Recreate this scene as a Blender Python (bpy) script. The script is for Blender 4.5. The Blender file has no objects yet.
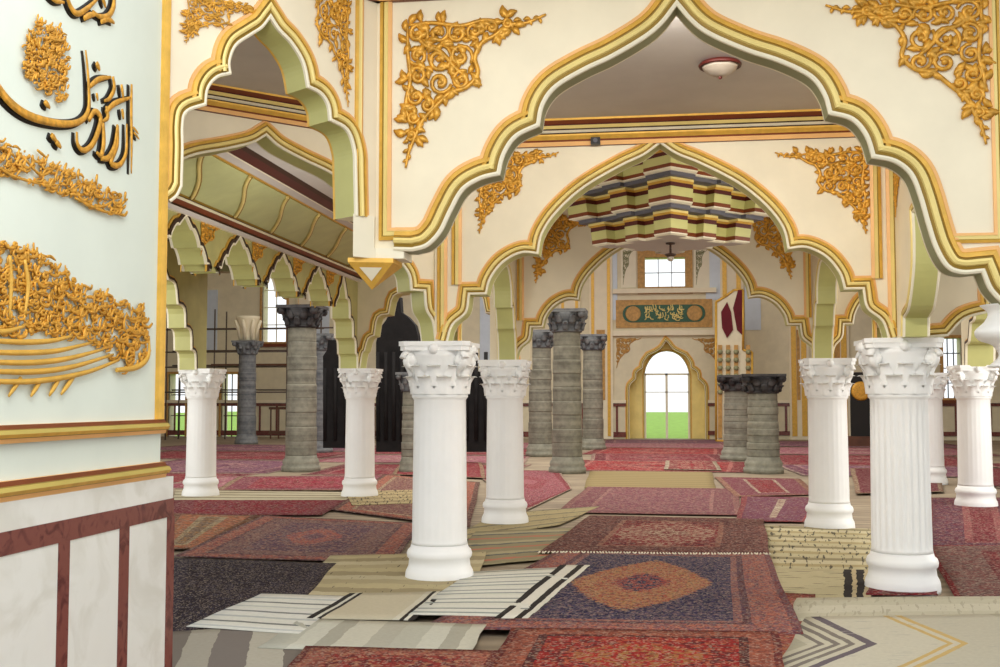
import bpy, bmesh, math, random
from mathutils import Vector, Matrix
random.seed(7)
S = bpy.context.scene
COL = S.collection
PI = math.pi

# ------------------------------------------------------------------ camera model (also used to read places off the photo)
F = 1120.0; EYE = 1.6
YAW = math.atan(162 / F); PIT = math.atan(67 / F * math.cos(YAW))
FW = Vector((-math.sin(YAW) * math.cos(PIT), math.cos(YAW) * math.cos(PIT), math.sin(PIT)))
RT = Vector((math.cos(YAW), math.sin(YAW), 0)); UP = RT.cross(FW)
def ray(px, py): return RT * ((px - 500) / F) - UP * ((py - 333.5) / F) + FW
O = Vector((0, 0, EYE))
def onZ(px, py, z=0.0): d = ray(px, py); return O + d * ((z - EYE) / d.z)
def onY(px, py, Y): d = ray(px, py); return O + d * (Y / d.y)
def onX(px, py, X): d = ray(px, py); return O + d * (X / d.x)
def onP(px, py, p0, n): d = ray(px, py); return O + d * ((Vector(p0) - O).dot(n) / d.dot(n))

cd = bpy.data.cameras.new('camera'); cam = bpy.data.objects.new('camera', cd); COL.objects.link(cam)
cd.sensor_width = 36; cd.lens = F / 1000 * 36; cd.clip_end = 400; cd.clip_start = .05
M3 = Matrix((RT, UP, -FW)).transposed()
cam.matrix_world = Matrix.Translation(O) @ M3.to_4x4()
S.camera = cam

# ------------------------------------------------------------------ materials
def lin(c):
    return tuple(((x / 255) / 12.92 if x / 255 <= .04045 else ((x / 255 + .055) / 1.055) ** 2.4) for x in c[:3]) + (1,)
class NT:
    def __init__(s, name):
        s.m = bpy.data.materials.new(name); s.m.use_nodes = True
        s.t = s.m.node_tree; s.b = s.t.nodes['Principled BSDF']
    def n(s, typ, **kw):
        k = s.t.nodes.new(typ)
        for a, v in kw.items(): setattr(k, a, v)
        return k
    def l(s, a, b): s.t.links.new(a, b)
    def val(s, sock, v):
        if hasattr(v, 'is_output') or isinstance(v, bpy.types.NodeSocket): s.l(v, sock)
        else: sock.default_value = v
    def math(s, op, a, b=0.0, c=0.0):
        k = s.n('ShaderNodeMath', operation=op)
        s.val(k.inputs[0], a); s.val(k.inputs[1], b); s.val(k.inputs[2], c)
        return k.outputs[0]
    def mix(s, f, a, b):
        k = s.n('ShaderNodeMix', data_type='RGBA')
        s.val(k.inputs[0], f); s.val(k.inputs[6], a); s.val(k.inputs[7], b)
        return k.outputs[2]
    def ramp(s, f, stops, const=True):
        k = s.n('ShaderNodeValToRGB'); r = k.color_ramp
        r.interpolation = 'CONSTANT' if const else 'LINEAR'
        while len(r.elements) < len(stops): r.elements.new(.5)
        for e, (p, c) in zip(r.elements, stops): e.position = p; e.color = c
        s.val(k.inputs[0], f); return k.outputs[0]
    def noise(s, vec, scale, detail=3, rough=.55):
        k = s.n('ShaderNodeTexNoise'); k.inputs['Scale'].default_value = scale
        k.inputs['Detail'].default_value = detail; k.inputs['Roughness'].default_value = rough
        if vec is not None: s.l(vec, k.inputs['Vector'])
        return k.outputs['Fac']
    def out(s, col, rough=.6, metal=0, spec=.4):
        s.val(s.b.inputs['Base Color'], col); s.val(s.b.inputs['Roughness'], rough)
        s.b.inputs['Metallic'].default_value = metal; s.b.inputs['Specular IOR Level'].default_value = spec
    def bump(s, h, strength=.2, dist=.01):
        k = s.n('ShaderNodeBump'); k.inputs['Strength'].default_value = strength; k.inputs['Distance'].default_value = dist
        s.l(h, k.inputs['Height']); s.l(k.outputs[0], s.b.inputs['Normal'])
def coord(t):
    return t.n('ShaderNodeTexCoord').outputs['Object']
def mat(name, c, rough=.6, metal=0, var=.06, scale=3, bump=0, bscale=40, spec=.4):
    t = NT(name); v = coord(t); c = lin(c)
    f = t.noise(v, scale, 4)
    d = tuple(x * (1 - var * 2) for x in c[:3]) + (1,); e = tuple(min(1, x * (1 + var)) for x in c[:3]) + (1,)
    t.out(t.ramp(f, [(.3, d), (.7, e)], False), rough, metal, spec)
    if bump: t.bump(t.noise(v, bscale, 4), bump)
    return t.m
M = {}
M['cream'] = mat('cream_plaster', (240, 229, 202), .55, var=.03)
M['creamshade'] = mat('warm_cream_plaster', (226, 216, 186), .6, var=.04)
M['mint'] = mat('pale_mint_paint', (226, 236, 226), .45, var=.02)
M['taupe'] = mat('taupe_ceiling', (205, 198, 192), .7, var=.03)
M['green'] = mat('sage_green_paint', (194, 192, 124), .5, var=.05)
M['leaf'] = mat('leaf_green_paint', (184, 178, 118), .5, var=.08)
M['cove'] = mat('cove_green_paint', (196, 200, 144), .5, var=.05)
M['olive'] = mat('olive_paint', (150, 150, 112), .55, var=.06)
M['gold'] = mat('gold_paint', (226, 178, 78), .4, .2, var=.08, scale=14)
M['deepgold'] = mat('deep_gold_relief', (222, 164, 62), .38, .3, var=.2, scale=30)
M['yellow'] = mat('pale_gold_paint', (240, 218, 140), .4, .05, var=.05)
M['orange'] = mat('orange_gold_paint', (236, 182, 116), .45, .05, var=.06)
M['bronze'] = mat('olive_gold_paint', (196, 176, 96), .42, .15, var=.06)
M['line'] = mat('dark_olive_line', (150, 120, 40), .5, .1)
M['white'] = mat('white_paint', (238, 230, 206), .5, var=.02)
M['brown'] = mat('red_brown_paint', (120, 58, 26), .45, var=.1)
M['maroon'] = mat('dark_maroon_paint', (82, 26, 20), .45, var=.1)
M['slate'] = mat('slate_grey_paint', (92, 92, 102), .5, var=.06)
M['darkbrown'] = mat('dark_brown_line', (58, 36, 24), .5)
M['column'] = mat('white_column_plaster', (248, 248, 246), .5, var=.015, bump=.05)
M['black'] = mat('black_paint', (22, 18, 14), .5)
M['cloth'] = mat('black_cloth', (26, 24, 24), .9, var=.25, scale=5)  # black standing in for the darkness inside far archways
M['metal'] = mat('dark_steel_pipe', (96, 84, 76), .5, .2)
M['wood'] = mat('brown_wood', (98, 62, 44), .5, var=.15)
M['paleblue'] = mat('pale_blue_glazing', (206, 216, 228), .3, var=.03)
M['greenpanel'] = mat('dark_green_tile', (26, 84, 52), .35, var=.15, scale=10)
M['redcloth'] = mat('dark_red_cloth', (104, 22, 34), .8, var=.12)
M['grass'] = mat('lawn_grass', (150, 190, 72), .9, var=.15, scale=2)
M['ochre'] = mat('ochre_wood', (196, 150, 82), .5, var=.15, scale=9)
def marble(name, a, b, scale=6):
    t = NT(name); v = coord(t)
    w = t.n('ShaderNodeTexNoise'); w.inputs['Scale'].default_value = scale; w.inputs['Detail'].default_value = 8
    w.inputs['Distortion'].default_value = 1.4; t.l(v, w.inputs['Vector'])
    f2 = t.noise(v, scale * 4, 5)
    c1 = t.ramp(w.outputs['Fac'], [(.35, lin(b)), (.5, lin(a)), (.7, lin(a))], False)
    t.out(t.mix(t.math('MULTIPLY', f2, .3), c1, lin(b)), .22); return t.m
M['marble'] = marble('white_marble', (236, 236, 230), (222, 221, 212), 3)
M['redmarble'] = marble('red_brown_marble', (128, 74, 66), (92, 48, 46), 10)
def stone(name, a, b):
    t = NT(name); v = coord(t)
    f = t.noise(v, 5, 6, .65)
    sep = t.n('ShaderNodeSeparateXYZ'); t.l(v, sep.inputs[0])
    w = t.n('ShaderNodeTexNoise'); w.noise_dimensions = '1D'; w.inputs['Scale'].default_value = 7
    t.l(sep.outputs[2], w.inputs['W'])
    g = t.math('ADD', t.math('MULTIPLY', f, .6), t.math('MULTIPLY', w.outputs['Fac'], .4))
    t.out(t.ramp(g, [(.36, lin(b)), (.62, lin(a))], False), .75)
    t.bump(f, .35, .02); return t.m
M['stone'] = stone('grey_stone', (152, 150, 134), (108, 106, 94))
M['darkstone'] = stone('dark_carved_stone', (84, 82, 82), (34, 32, 34))
M['bluestone'] = stone('blue_grey_stone', (130, 132, 132), (84, 88, 92))
t = NT('frosted_glass'); t.out(lin((190, 176, 160)), .35); t.b.inputs['Transmission Weight'].default_value = .3; M['glass'] = t.m

# ------------------------------------------------------------------ mesh helpers
class MB:
    def __init__(s): s.v = []; s.f = []; s.mi = []; s.sm = []; s.mats = []
    def m(s, key):
        if key not in s.mats: s.mats.append(key)
        return s.mats.index(key)
    def face(s, idx, key, smooth=False):
        s.f.append(tuple(idx)); s.mi.append(s.m(key)); s.sm.append(smooth)
    def add(s, pts):
        i = len(s.v); s.v.extend([tuple(p) for p in pts]); return i
    def box(s, a, b, key, fr=None):
        (x0, y0, z0), (x1, y1, z1) = a, b
        P = [(x0, y0, z0), (x1, y0, z0), (x1, y1, z0), (x0, y1, z0), (x0, y0, z1), (x1, y0, z1), (x1, y1, z1), (x0, y1, z1)]
        if fr: P = [fr(*p) for p in P]
        i = s.add(P)
        for q in ((0, 3, 2, 1), (4, 5, 6, 7), (0, 1, 5, 4), (1, 2, 6, 5), (2, 3, 7, 6), (3, 0, 4, 7)): s.face([i + k for k in q], key)
    def tube(s, path, r, key, n=6, caps=True, flat=1.0, up=None):
        path = [Vector(p) for p in path]; rs = r if isinstance(r, (list, tuple)) else [r] * len(path)
        rings = []; prev = None
        for k, p in enumerate(path):
            a = path[max(0, k - 1)]; b = path[min(len(path) - 1, k + 1)]
            d = (b - a)
            if d.length < 1e-9: d = Vector((0, 0, 1))
            d.normalize()
            ref = Vector(up) if up is not None else (prev if prev is not None else (Vector((0, 0, 1)) if abs(d.z) < .9 else Vector((1, 0, 0))))
            u = ref - d * ref.dot(d)
            if u.length < 1e-6: u = Vector((1, 0, 0)) - d * d.x
            u.normalize(); w = d.cross(u); prev = u
            rings.append(s.add([p + (u * math.cos(2 * PI * j / n) * flat + w * math.sin(2 * PI * j / n)) * rs[k] for j in range(n)]))
        for k in range(len(rings) - 1):
            for j in range(n):
                s.face((rings[k] + j, rings[k] + (j + 1) % n, rings[k + 1] + (j + 1) % n, rings[k + 1] + j), key, True)
        if caps:
            s.face([rings[0] + j for j in range(n)][::-1], key); s.face([rings[-1] + j for j in range(n)], key)
    def lathe(s, prof, key, n=32, c=(0, 0, 0), rad=None, keys=None):
        rings = []
        for k, (r, z) in enumerate(prof):
            rings.append(s.add([(c[0] + math.cos(2 * PI * j / n) * (r * (rad(2 * PI * j / n, z) if rad else 1)),
                                 c[1] + math.sin(2 * PI * j / n) * (r * (rad(2 * PI * j / n, z) if rad else 1)), c[2] + z) for j in range(n)]))
        for k in range(len(rings) - 1):
            for j in range(n):
                s.face((rings[k] + j, rings[k] + (j + 1) % n, rings[k + 1] + (j + 1) % n, rings[k + 1] + j), keys[k] if keys else key, True)
        s.face([rings[0] + j for j in range(n)][::-1], keys[0] if keys else key); s.face([rings[-1] + j for j in range(n)], keys[-1] if keys else key)
    def prism(s, poly, fr, h0, h1, key, side=None, sidekeys=None):
        """closed polygon poly [(u,v)] extruded from h0 (back) to h1 (front) in frame fr(u,v,h)"""
        n = len(poly)
        a = s.add([fr(u, v, h1) for u, v in poly]); b = s.add([fr(u, v, h0) for u, v in poly])
        s.face([a + k for k in range(n)], key); s.face([b + k for k in range(n)][::-1], key)
        for k in range(n):
            s.face((a + k, b + k, b + (k + 1) % n, a + (k + 1) % n), (sidekeys[k] if sidekeys else (side or key)))
    def ball(s, c, r, key, n=6, sc=(1, 1, 1)):
        rings = []
        for k in range(1, n):
            th = PI * k / n
            rings.append(s.add([(c[0] + sc[0] * r * math.sin(th) * math.cos(2 * PI * j / (n + 2)), c[1] + sc[1] * r * math.sin(th) * math.sin(2 * PI * j / (n + 2)), c[2] + sc[2] * r * math.cos(th)) for j in range(n + 2)]))
        m = n + 2
        for k in range(len(rings) - 1):
            for j in range(m): s.face((rings[k] + j, rings[k + 1] + j, rings[k + 1] + (j + 1) % m, rings[k] + (j + 1) % m), key, True)
        s.face([rings[0] + j for j in range(m)], key, True); s.face([rings[-1] + j for j in range(m)][::-1], key, True)
    def build(s, name, parent=None, fix=True, uv=None):
        me = bpy.data.meshes.new(name); bm = bmesh.new()
        vs = [bm.verts.new(p) for p in s.v]
        for f, mi, sm in zip(s.f, s.mi, s.sm):
            try:
                q = bm.faces.new([vs[k] for k in f]); q.material_index = mi; q.smooth = sm
            except ValueError: pass
        big = [f for f in bm.faces if len(f.verts) > 8]
        if fix: bmesh.ops.recalc_face_normals(bm, faces=bm.faces[:])
        if big: bmesh.ops.triangulate(bm, faces=big, ngon_method='EAR_CLIP')
        bm.to_mesh(me); bm.free()
        for k in s.mats: me.materials.append(M[k] if isinstance(k, str) else k)
        o = bpy.data.objects.new(name, me); COL.objects.link(o)
        if parent is not None: o.parent = parent
        return o
def tag(o, label, cat, group=None):
    o['label'] = label; o['category'] = cat
    if group: o['group'] = group
    return o
def empty(name, label, cat, loc=(0, 0, 0), group=None):
    o = bpy.data.objects.new(name, None); COL.objects.link(o); o.location = loc; o.empty_display_size = .1; o['kind'] = 'thing'
    return tag(o, label, cat, group)
def struct(o):
    o['kind'] = 'structure'; return o
def copy_tree(o, loc, label, group=None):
    r = o.copy(); COL.objects.link(r); r.location = loc; r['label'] = label
    if group: r['group'] = group
    for ch in list(o.children):
        c = ch.copy(); COL.objects.link(c); c.parent = r
        for g in list(ch.children):
            d = g.copy(); COL.objects.link(d); d.parent = c
    return r

def smooth(seg, n=5):
    """Catmull-Rom through the points of one segment"""
    if len(seg) < 3: return list(seg)
    P = [tuple(2 * a - b for a, b in zip(seg[0], seg[1]))] + list(seg) + [tuple(2 * a - b for a, b in zip(seg[-1], seg[-2]))]
    out = []
    for k in range(1, len(P) - 2):
        p0, p1, p2, p3 = P[k - 1:k + 3]
        for j in range(n):
            t = j / n
            out.append(tuple(.5 * (2 * b + (c - a) * t + (2 * a - 5 * b + 4 * c - d) * t * t + (-a + 3 * b - 3 * c + d) * t ** 3) for a, b, c, d in zip(p0, p1, p2, p3)))
    out.append(seg[-1]); return out
def path(segs, n=5):
    out = []
    for s_ in segs:
        q = smooth(s_, n)
        out += q if not out else q[1:]
    return out
def mirror(half, cx=0.0):
    """half path apex->right foot, relative; returns left foot -> apex -> right foot"""
    return [(cx - u, v) for u, v in half[::-1]] + [(cx + u, v) for u, v in half[1:]]
def offset(p, o, side=1):
    out = []; n = len(p)
    for k in range(n):
        a = p[max(0, k - 1)]; b = p[k]; c = p[min(n - 1, k + 1)]
        def nor(q, r):
            dx, dy = r[0] - q[0], r[1] - q[1]; L = math.hypot(dx, dy) or 1
            return (-dy / L * side, dx / L * side)
        n1 = nor(a, b) if k else nor(b, c); n2 = nor(b, c) if k < n - 1 else n1
        mx, my = n1[0] + n2[0], n1[1] + n2[1]; L2 = mx * mx + my * my
        if L2 < .25: mx, my = n1; sc = 1
        else: sc = min(2 / L2, 1.6 / math.sqrt(L2) * 1.0 if L2 < 1.2 else 9)
        out.append((b[0] + mx * sc * o, b[1] + my * sc * o))
    return out
def moulding(mb, p, fr, prof, side=1, h0=0.0, sgn=1):
    """sweep prof [(offset, height, material)] along p"""
    rows = [[fr(u, v, h0 + sgn * h) for u, v in offset(p, o, side)] for o, h, k in prof]
    idx = [mb.add(r) for r in rows]
    for a in range(len(prof) - 1):
        for k in range(len(p) - 1):
            mb.face((idx[a] + k, idx[a] + k + 1, idx[a + 1] + k + 1, idx[a + 1] + k), prof[a][2], False)
def scale_prof(prof, s, hs=None): return [(o * s, h * (hs or s), k) for o, h, k in prof]
MOULD = [(0, 0, 'white'), (0, .03, 'white'), (.014, .04, 'white'), (.03, .034, 'line'), (.038, .025, 'line'), (.056, .03, 'yellow'), (.062, .05, 'yellow'), (.082, .06, 'yellow'),
         (.1, .05, 'line'), (.104, .03, 'line'), (.116, .03, 'gold'), (.12, .045, 'gold'), (.15, .035, 'gold'), (.16, .02, 'orange'), (.185, .018, 'orange'), (.19, 0, 'orange')]
THIN = [(0, 0, 'white'), (0, .03, 'white'), (.022, .03, 'darkbrown'), (.062, .03, 'darkbrown'), (.065, .015, 'gold'), (.09, .015, 'gold'), (.092, 0, 'gold')]
STRIP = [(-.045, 0, 'gold'), (-.045, .02, 'gold'), (-.02, .03, 'line'), (-.012, .02, 'yellow'), (.012, .025, 'yellow'), (.02, .03, 'orange'), (.045, .02, 'orange'), (.045, 0, 'orange')]

def frY(y0): return lambda u, v, h: (u, y0 - h, v)            # faces the camera
def frXp(x0): return lambda u, v, h: (x0 + h, u, v)           # faces +X
def frXn(x0): return lambda u, v, h: (x0 - h, u, v)           # faces -X

def arch_wall(name, fr, top, u0, u1, arches, thick, soffit='green', face='cream', parent=None, bottom=None, mould=MOULD, back=True):
    """wall slab from u0 to u1 up to z=top, its lower edge following the arches (left foot ... right foot)"""
    poly = [(u0, top)]; keys = [face]
    low = []
    for a in arches: low += a
    lp = low
    poly = [(u0, top), (u1, top)]; keys = [face, face]
    end = lp[-1]; start = lp[0]
    if abs(end[0] - u1) > 1e-4: poly.append((u1, end[1] if bottom is None else bottom[1])); keys.append(face)
    rev = lp[::-1]
    for q in rev: poly.append(q); keys.append(soffit)
    if abs(start[0] - u0) > 1e-4: poly.append((u0, start[1] if bottom is None else bottom[0])); keys.append(face)
    keys = keys[:len(poly)]; keys[-1] = face
    mb = MB(); mb.prism(poly, fr, -thick, 0, face, sidekeys=keys)
    w = mb.build(name, parent)
    if parent is None: struct(w)
    for a in arches:
        m = MB(); moulding(m, a, fr, mould, 1)
        if back: moulding(m, a, fr, mould, 1, -thick, -1)
        m.build('arch_moulding', w, fix=False)
    return w

# ------------------------------------------------------------------ main grid of the hall
YA, YB, YC = 6.3, 9.76, 14.3
XN = 2.0
CEIL = 4.05
CAPZ = 2.11
half_B = path([[(0, 3.83), (.14, 3.73), (.34, 3.64), (.66, 3.46), (.90, 3.25), (1.03, 3.06), (1.07, 2.88)],
               [(1.07, 2.88), (1.22, 2.89), (1.38, 2.81), (1.49, 2.67), (1.53, 2.53)],
               [(1.53, 2.53), (1.68, 2.53)], [(1.68, 2.53), (1.71, 2.37), (1.83, 2.26), (1.88, CAPZ)]])
# floor and outside
mb = MB(); mb.box((-26, -3, -.1), (18, 47.2, 0), 'floor')
t = NT('worn_floor_matting'); v = coord(t)
sepn = t.n('ShaderNodeSeparateXYZ'); t.l(v, sepn.inputs[0])
fst = t.noise(v, 1.2, 5); wv = t.n('ShaderNodeTexWave', bands_direction='Y'); wv.inputs['Scale'].default_value = 1.1; wv.inputs['Distortion'].default_value = 3; t.l(v, wv.inputs['Vector'])
t.out(t.mix(t.math('MULTIPLY', wv.outputs['Fac'], .6), t.ramp(fst, [(.3, lin((138, 122, 104))), (.7, lin((178, 162, 136)))], False), lin((120, 106, 88))), .9); M['floor'] = t.m
struct(mb.build('floor'))
mb = MB(); mb.box((-60, 47.2, -.12), (60, 150, -.02), 'grass'); g = struct(mb.build('ground'))

# ------------------------------------------------------------------ ornaments
def arabesque(name, fr, cx, cz, wx, wz, label, seed=1, key='deepgold', h=.0, parent=None, th=1.0, lite=False):
    """corner relief: corner at (cx,cz); wx signed width, wz signed height (down negative)"""
    rnd = random.Random(seed); mb = MB(); sc = min(abs(wx), abs(wz))
    def P(x, y): return fr(cx + wx * x, cz + wz * y, h + .012)
    up = Vector(fr(0, 0, 1)) - Vector(fr(0, 0, 0))
    def line(pts, r):
        q = smooth(pts, 5); n = len(q)
        mb.tube([P(*a) for a in q], [sc * r * th * (1 - .55 * abs(2 * k / (n - 1) - 1) ** 3) for k in range(n)], key, 5, flat=.8, up=up)
    def spiral(x, y, r, a0, turns=1.35, dirn=1, wd=.018):
        n = 16; pts = []
        for k in range(n + 1):
            f = k / n; rr_ = r * (1 - .78 * f); a = a0 + dirn * turns * 2 * PI * f
            pts.append((x + rr_ * math.cos(a), y + rr_ * math.sin(a)))
        mb.tube([P(*p) for p in pts], [sc * wd * th * (.8 + .5 * k / n) for k in range(n + 1)], key, 5, flat=.8, up=up)
        c = P(x, y); mb.ball(c, sc * .026 * th, key, 5)
    def leaf(x, y, a, L):
        n = 6
        pts = [(x + L * k / n * math.cos(a + .5 * k / n), y + L * k / n * math.sin(a + .5 * k / n)) for k in range(n + 1)]
        mb.tube([P(*p) for p in pts], [sc * L * .34 * th * math.sin(PI * min(.96, max(.08, k / n))) + .001 for k in range(n + 1)], key, 5, flat=.6, up=up)
    line([(.99, .0), (.86, .05), (.74, .06), (.63, .13), (.55, .17), (.5, .27), (.52, .38), (.44, .47), (.33, .5), (.24, .58), (.14, .68), (.09, .78), (.04, .9), (.02, 1)], .02)
    line([(.03, .02), (.03, .2), (.05, .4), (.02, .56), (.05, .72)], .018)
    line([(.02, .03), (.2, .02), (.4, .05), (.56, .02), (.72, .04)], .018)
    line([(.05, .05), (.15, .17), (.26, .22), (.36, .33), (.44, .4)], .02)
    sp = [(.1, .09, .08), (.25, .09, .07), (.38, .1, .07), (.5, .09, .06), (.1, .24, .07), (.1, .38, .07), (.09, .52, .06), (.25, .27, .1), (.4, .26, .09), (.26, .43, .08), (.41, .42, .07), (.62, .07, .045), (.73, .05, .035), (.07, .66, .045), (.06, .78, .035), (.17, .58, .05)]
    for k, (x, y, r) in enumerate(sp): spiral(x, y, r, rnd.random() * 6.28, 1.3, 1 if k % 2 else -1)
    if not lite:
        for k in range(110):
            x, y, r = sp[rnd.randrange(len(sp))]; a = rnd.random() * 6.28
            leaf(x + r * 1.05 * math.cos(a), y + r * 1.05 * math.sin(a), a + rnd.choice((-.9, .9)), .07 + .03 * rnd.random())
        for k in range(8):
            f = k / 8; leaf(.7 + .27 * f, .04 - .02 * f, -.6 + (k % 2) * 1.2, .06 - .02 * f); leaf(.05 - .02 * f, .7 + .27 * f, .9 + (k % 2) * 1.2, .06 - .02 * f)
    o = mb.build(name, parent)
    if label: tag(o, label, 'wall ornament', 'gold scrollwork corner reliefs')
    return o

def strip(parent, fr, pts, name='gold_strip', prof=STRIP, closed=False):
    m = MB(); moulding(m, pts, fr, prof, 1); return m.build(name, parent, fix=False)

def cornice(parent, fr, u0, u1, prof, name='cornice'):
    """prof: [(z, protrusion, material)] from bottom to top"""
    m = MB()
    a = [m.add([fr(u0, z, h), fr(u1, z, h)]) for z, h, k in prof]
    for k in range(len(prof) - 1): m.face((a[k], a[k] + 1, a[k + 1] + 1, a[k + 1]), prof[k][2])
    m.face([i for i in a], prof[0][2]); m.face([i + 1 for i in a][::-1], prof[0][2])
    return m.build(name, parent, fix=False)
def CORN(z0, z1, d=.16):
    H = z1 - z0
    P = [(0, 0, 'brown'), (0, .25, 'orange'), (.16, .32, 'brown'), (.24, .3, 'gold'), (.38, .5, 'gold'), (.44, .5, 'darkbrown'), (.5, .45, 'white'), (.58, .62, 'darkbrown'), (.64, .6, 'yellow'), (.74, .8, 'maroon'), (.8, .78, 'brown'), (.92, 1, 'gold'), (1, 1, 'gold'), (1, 0, 'gold')]
    return [(z0 + H * a, d * b, k) for a, b, k in P]

# ------------------------------------------------------------------ wall B: arcade on the nearest columns (three bays)
fB = frY(YB)
half_side = [(u * .735, v) for u, v in half_B]
archM = mirror(half_B, .0); archR = path([[(2.1, CAPZ), (2.36, 2.13)], [(2.36, 2.13), (2.5, 2.27), (2.72, 2.33)], [(2.72, 2.33), (2.75, 2.7), (3.0, 3.2), (3.5, 3.6)], [(3.5, 3.6), (4.1, 3.2), (4.4, 2.8), (4.7, CAPZ)]])
archRC = mirror(half_side, 3.47)
wB = arch_wall('wall_middle', fB, CEIL, -2.0, 5.0, [archM, archR], .2, mould=scale_prof(MOULD, .62))
cornice(wB, fB, -2.0, 5.0, CORN(3.83, CEIL, .15))
for sx in (-1, 1):
    strip(wB, fB, [(sx * 1.93, 3.82), (sx * 1.93, 2.2)] if sx < 0 else [(sx * 1.93, 2.2), (sx * 1.93, 3.82)])
    strip(wB, fB, [(sx * 1.80, 3.82), (sx * 1.80, 2.62)] if sx < 0 else [(sx * 1.80, 2.62), (sx * 1.80, 3.82)])
# corner reliefs of wall B
p = onY(478, 155, YB); q = onY(560, 232, YB)
arabesque('corner_relief', fB, p.x, p.z, q.x - p.x, q.z - p.z, 'gold scrollwork relief left of the second arch, under the striped cornice', 3)
p = onY(866, 150, YB); q = onY(775, 236, YB)
arabesque('corner_relief', fB, p.x, p.z, q.x - p.x, q.z - p.z, 'gold scrollwork relief right of the second arch, under the striped cornice', 4)

# ------------------------------------------------------------------ wall C: arcade on the second pair of columns
fC = frY(YC)
wC = arch_wall('wall_back', fC, CEIL + .1, -2.2, 5.0, [mirror(half_B, .02), archRC], .2, mould=scale_prof(MOULD, .66))
for sx in (-1, 1):
    for d in (1.93, 1.80):
        a, b = (sx * d, 4.0), (sx * d, 2.2 if d > 1.9 else 2.62)
        strip(wC, fC, [a, b] if sx < 0 else [b, a])
p = onY(528, 205, YC); q = onY(585, 283, YC)
arabesque('corner_relief', fC, -1.62, 3.95, .85, -.85, 'gold scrollwork relief on the third arch wall, left of the hanging stalactite ceiling', 5)
arabesque('corner_relief', fC, 1.62, 3.95, -.85, -.85, 'gold scrollwork relief on the third arch wall, right of the hanging stalactite ceiling', 6)

# ------------------------------------------------------------------ wall A: the big front arch
fA = frY(YA)
lowA = path([[(-1.53, 2.46), (-1.42, 2.455)],
             [(-1.42, 2.455), (-1.33, 2.48), (-1.25, 2.56), (-1.19, 2.68), (-1.12, 2.80), (-1.02, 2.86), (-.91, 2.885)],
             [(-.91, 2.885), (-.88, 3.0), (-.81, 3.1), (-.68, 3.16)],
             [(-.68, 3.16), (-.655, 3.28), (-.58, 3.38), (-.42, 3.47), (-.26, 3.54), (-.08, 3.64), (.02, 3.72), (.10, 3.82)],
             [(.10, 3.82), (.18, 3.72), (.28, 3.64), (.48, 3.54), (.66, 3.47), (.82, 3.38), (.89, 3.28), (.92, 3.17)],
             [(.92, 3.17), (1.04, 3.13), (1.11, 3.04), (1.145, 2.92)],
             [(1.145, 2.92), (1.26, 2.89), (1.34, 2.82), (1.385, 2.70), (1.42, 2.56), (1.46, 2.42), (1.52, 2.31), (1.60, 2.275), (1.70, 2.28)],
             [(1.70, 2.28), (1.74, 2.18), (1.82, 2.1), (1.92, 2.06)]])
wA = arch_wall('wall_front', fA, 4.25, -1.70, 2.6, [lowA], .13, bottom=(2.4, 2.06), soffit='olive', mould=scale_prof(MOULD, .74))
cornice(wA, fA, -1.68, 2.6, [(3.93, 0, 'brown'), (3.93, .04, 'orange'), (3.96, .06, 'brown'), (4.02, .07, 'gold'), (4.06, .12, 'brown'), (4.12, .14, 'gold'), (4.2, .16, 'white'), (4.25, .16, 'white'), (4.25, 0, 'white')])
strip(wA, fA, [(-1.585, 3.93), (-1.585, 2.56), (-1.40, 2.56)], prof=scale_prof(STRIP, .8))
strip(wA, fA, [(1.55, 2.47), (1.80, 2.47), (1.80, 3.93)], prof=scale_prof(STRIP, .6))
p = onY(404, 22, YA); q = onY(548, 164, YA)
arabesque('corner_relief', fA, p.x, p.z, q.x - p.x, q.z - p.z, 'large gold scrollwork relief on the front wall, left of the big front arch', 1, th=.9)
p = onY(985, -2, YA); q = onY(826, 150, YA)
arabesque('corner_relief', fA, p.x, p.z, q.x - p.x, q.z - p.z, 'large gold scrollwork relief on the front wall, right of the big front arch', 2, th=.9)

# ------------------------------------------------------------------ wall D: diagonal wall with the small arch; wall E: inscription wall
EX = -2.42
eEnd = onX(163, 300, EX).y
K = Vector((-1.64, YA, 0)); J = Vector((EX, eEnd + .02, 0))
dD = (K - J); LD = dD.length; dD.normalize(); nD = Vector((dD.y, -dD.x, 0))
def fD(u, v, h): return tuple(J + dD * u + nD * h + Vector((0, 0, v)))
def pD(px, py):
    P_ = onP(px, py, J, nD); return ((P_ - J).dot(dD), P_.z)
lowD = path([[pD(*a) for a in s_] for s_ in (
    [(169, 203), (176, 197), (181, 187)], [(181, 187), (182, 150), (182, 126), (186, 113), (205, 106)],
    [(205, 106), (207, 90), (216, 79), (230, 75)], [(230, 75), (229, 62), (235, 47), (249, 37), (261, 29), (269, 19)],
    [(269, 19), (277, 31), (290, 45), (301, 64), (306, 88)], [(306, 88), (319, 95), (326, 106), (328, 121)],
    [(328, 121), (345, 131), (352, 150), (353, 170)], [(353, 170), (354, 216)])])
wD = arch_wall('wall_left_diagonal', fD, 4.25, 0, LD, [lowD], .17, bottom=(lowD[0][1], lowD[-1][1]), mould=scale_prof(MOULD, .56), back=False)
m = MB(); moulding(m, lowD, fD, [(0, 0, 'gold'), (0, .02, 'gold'), (.03, .02, 'yellow'), (.035, 0, 'yellow')], 1, -.17, -1); m.build('arch_moulding', wD, fix=False)
cornice(wD, fD, 0, LD, [(3.93, 0, 'brown'), (3.93, .04, 'orange'), (3.96, .06, 'brown'), (4.02, .07, 'gold'), (4.06, .12, 'brown'), (4.12, .14, 'gold'), (4.25, .16, 'white'), (4.25, 0, 'white')])
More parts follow.
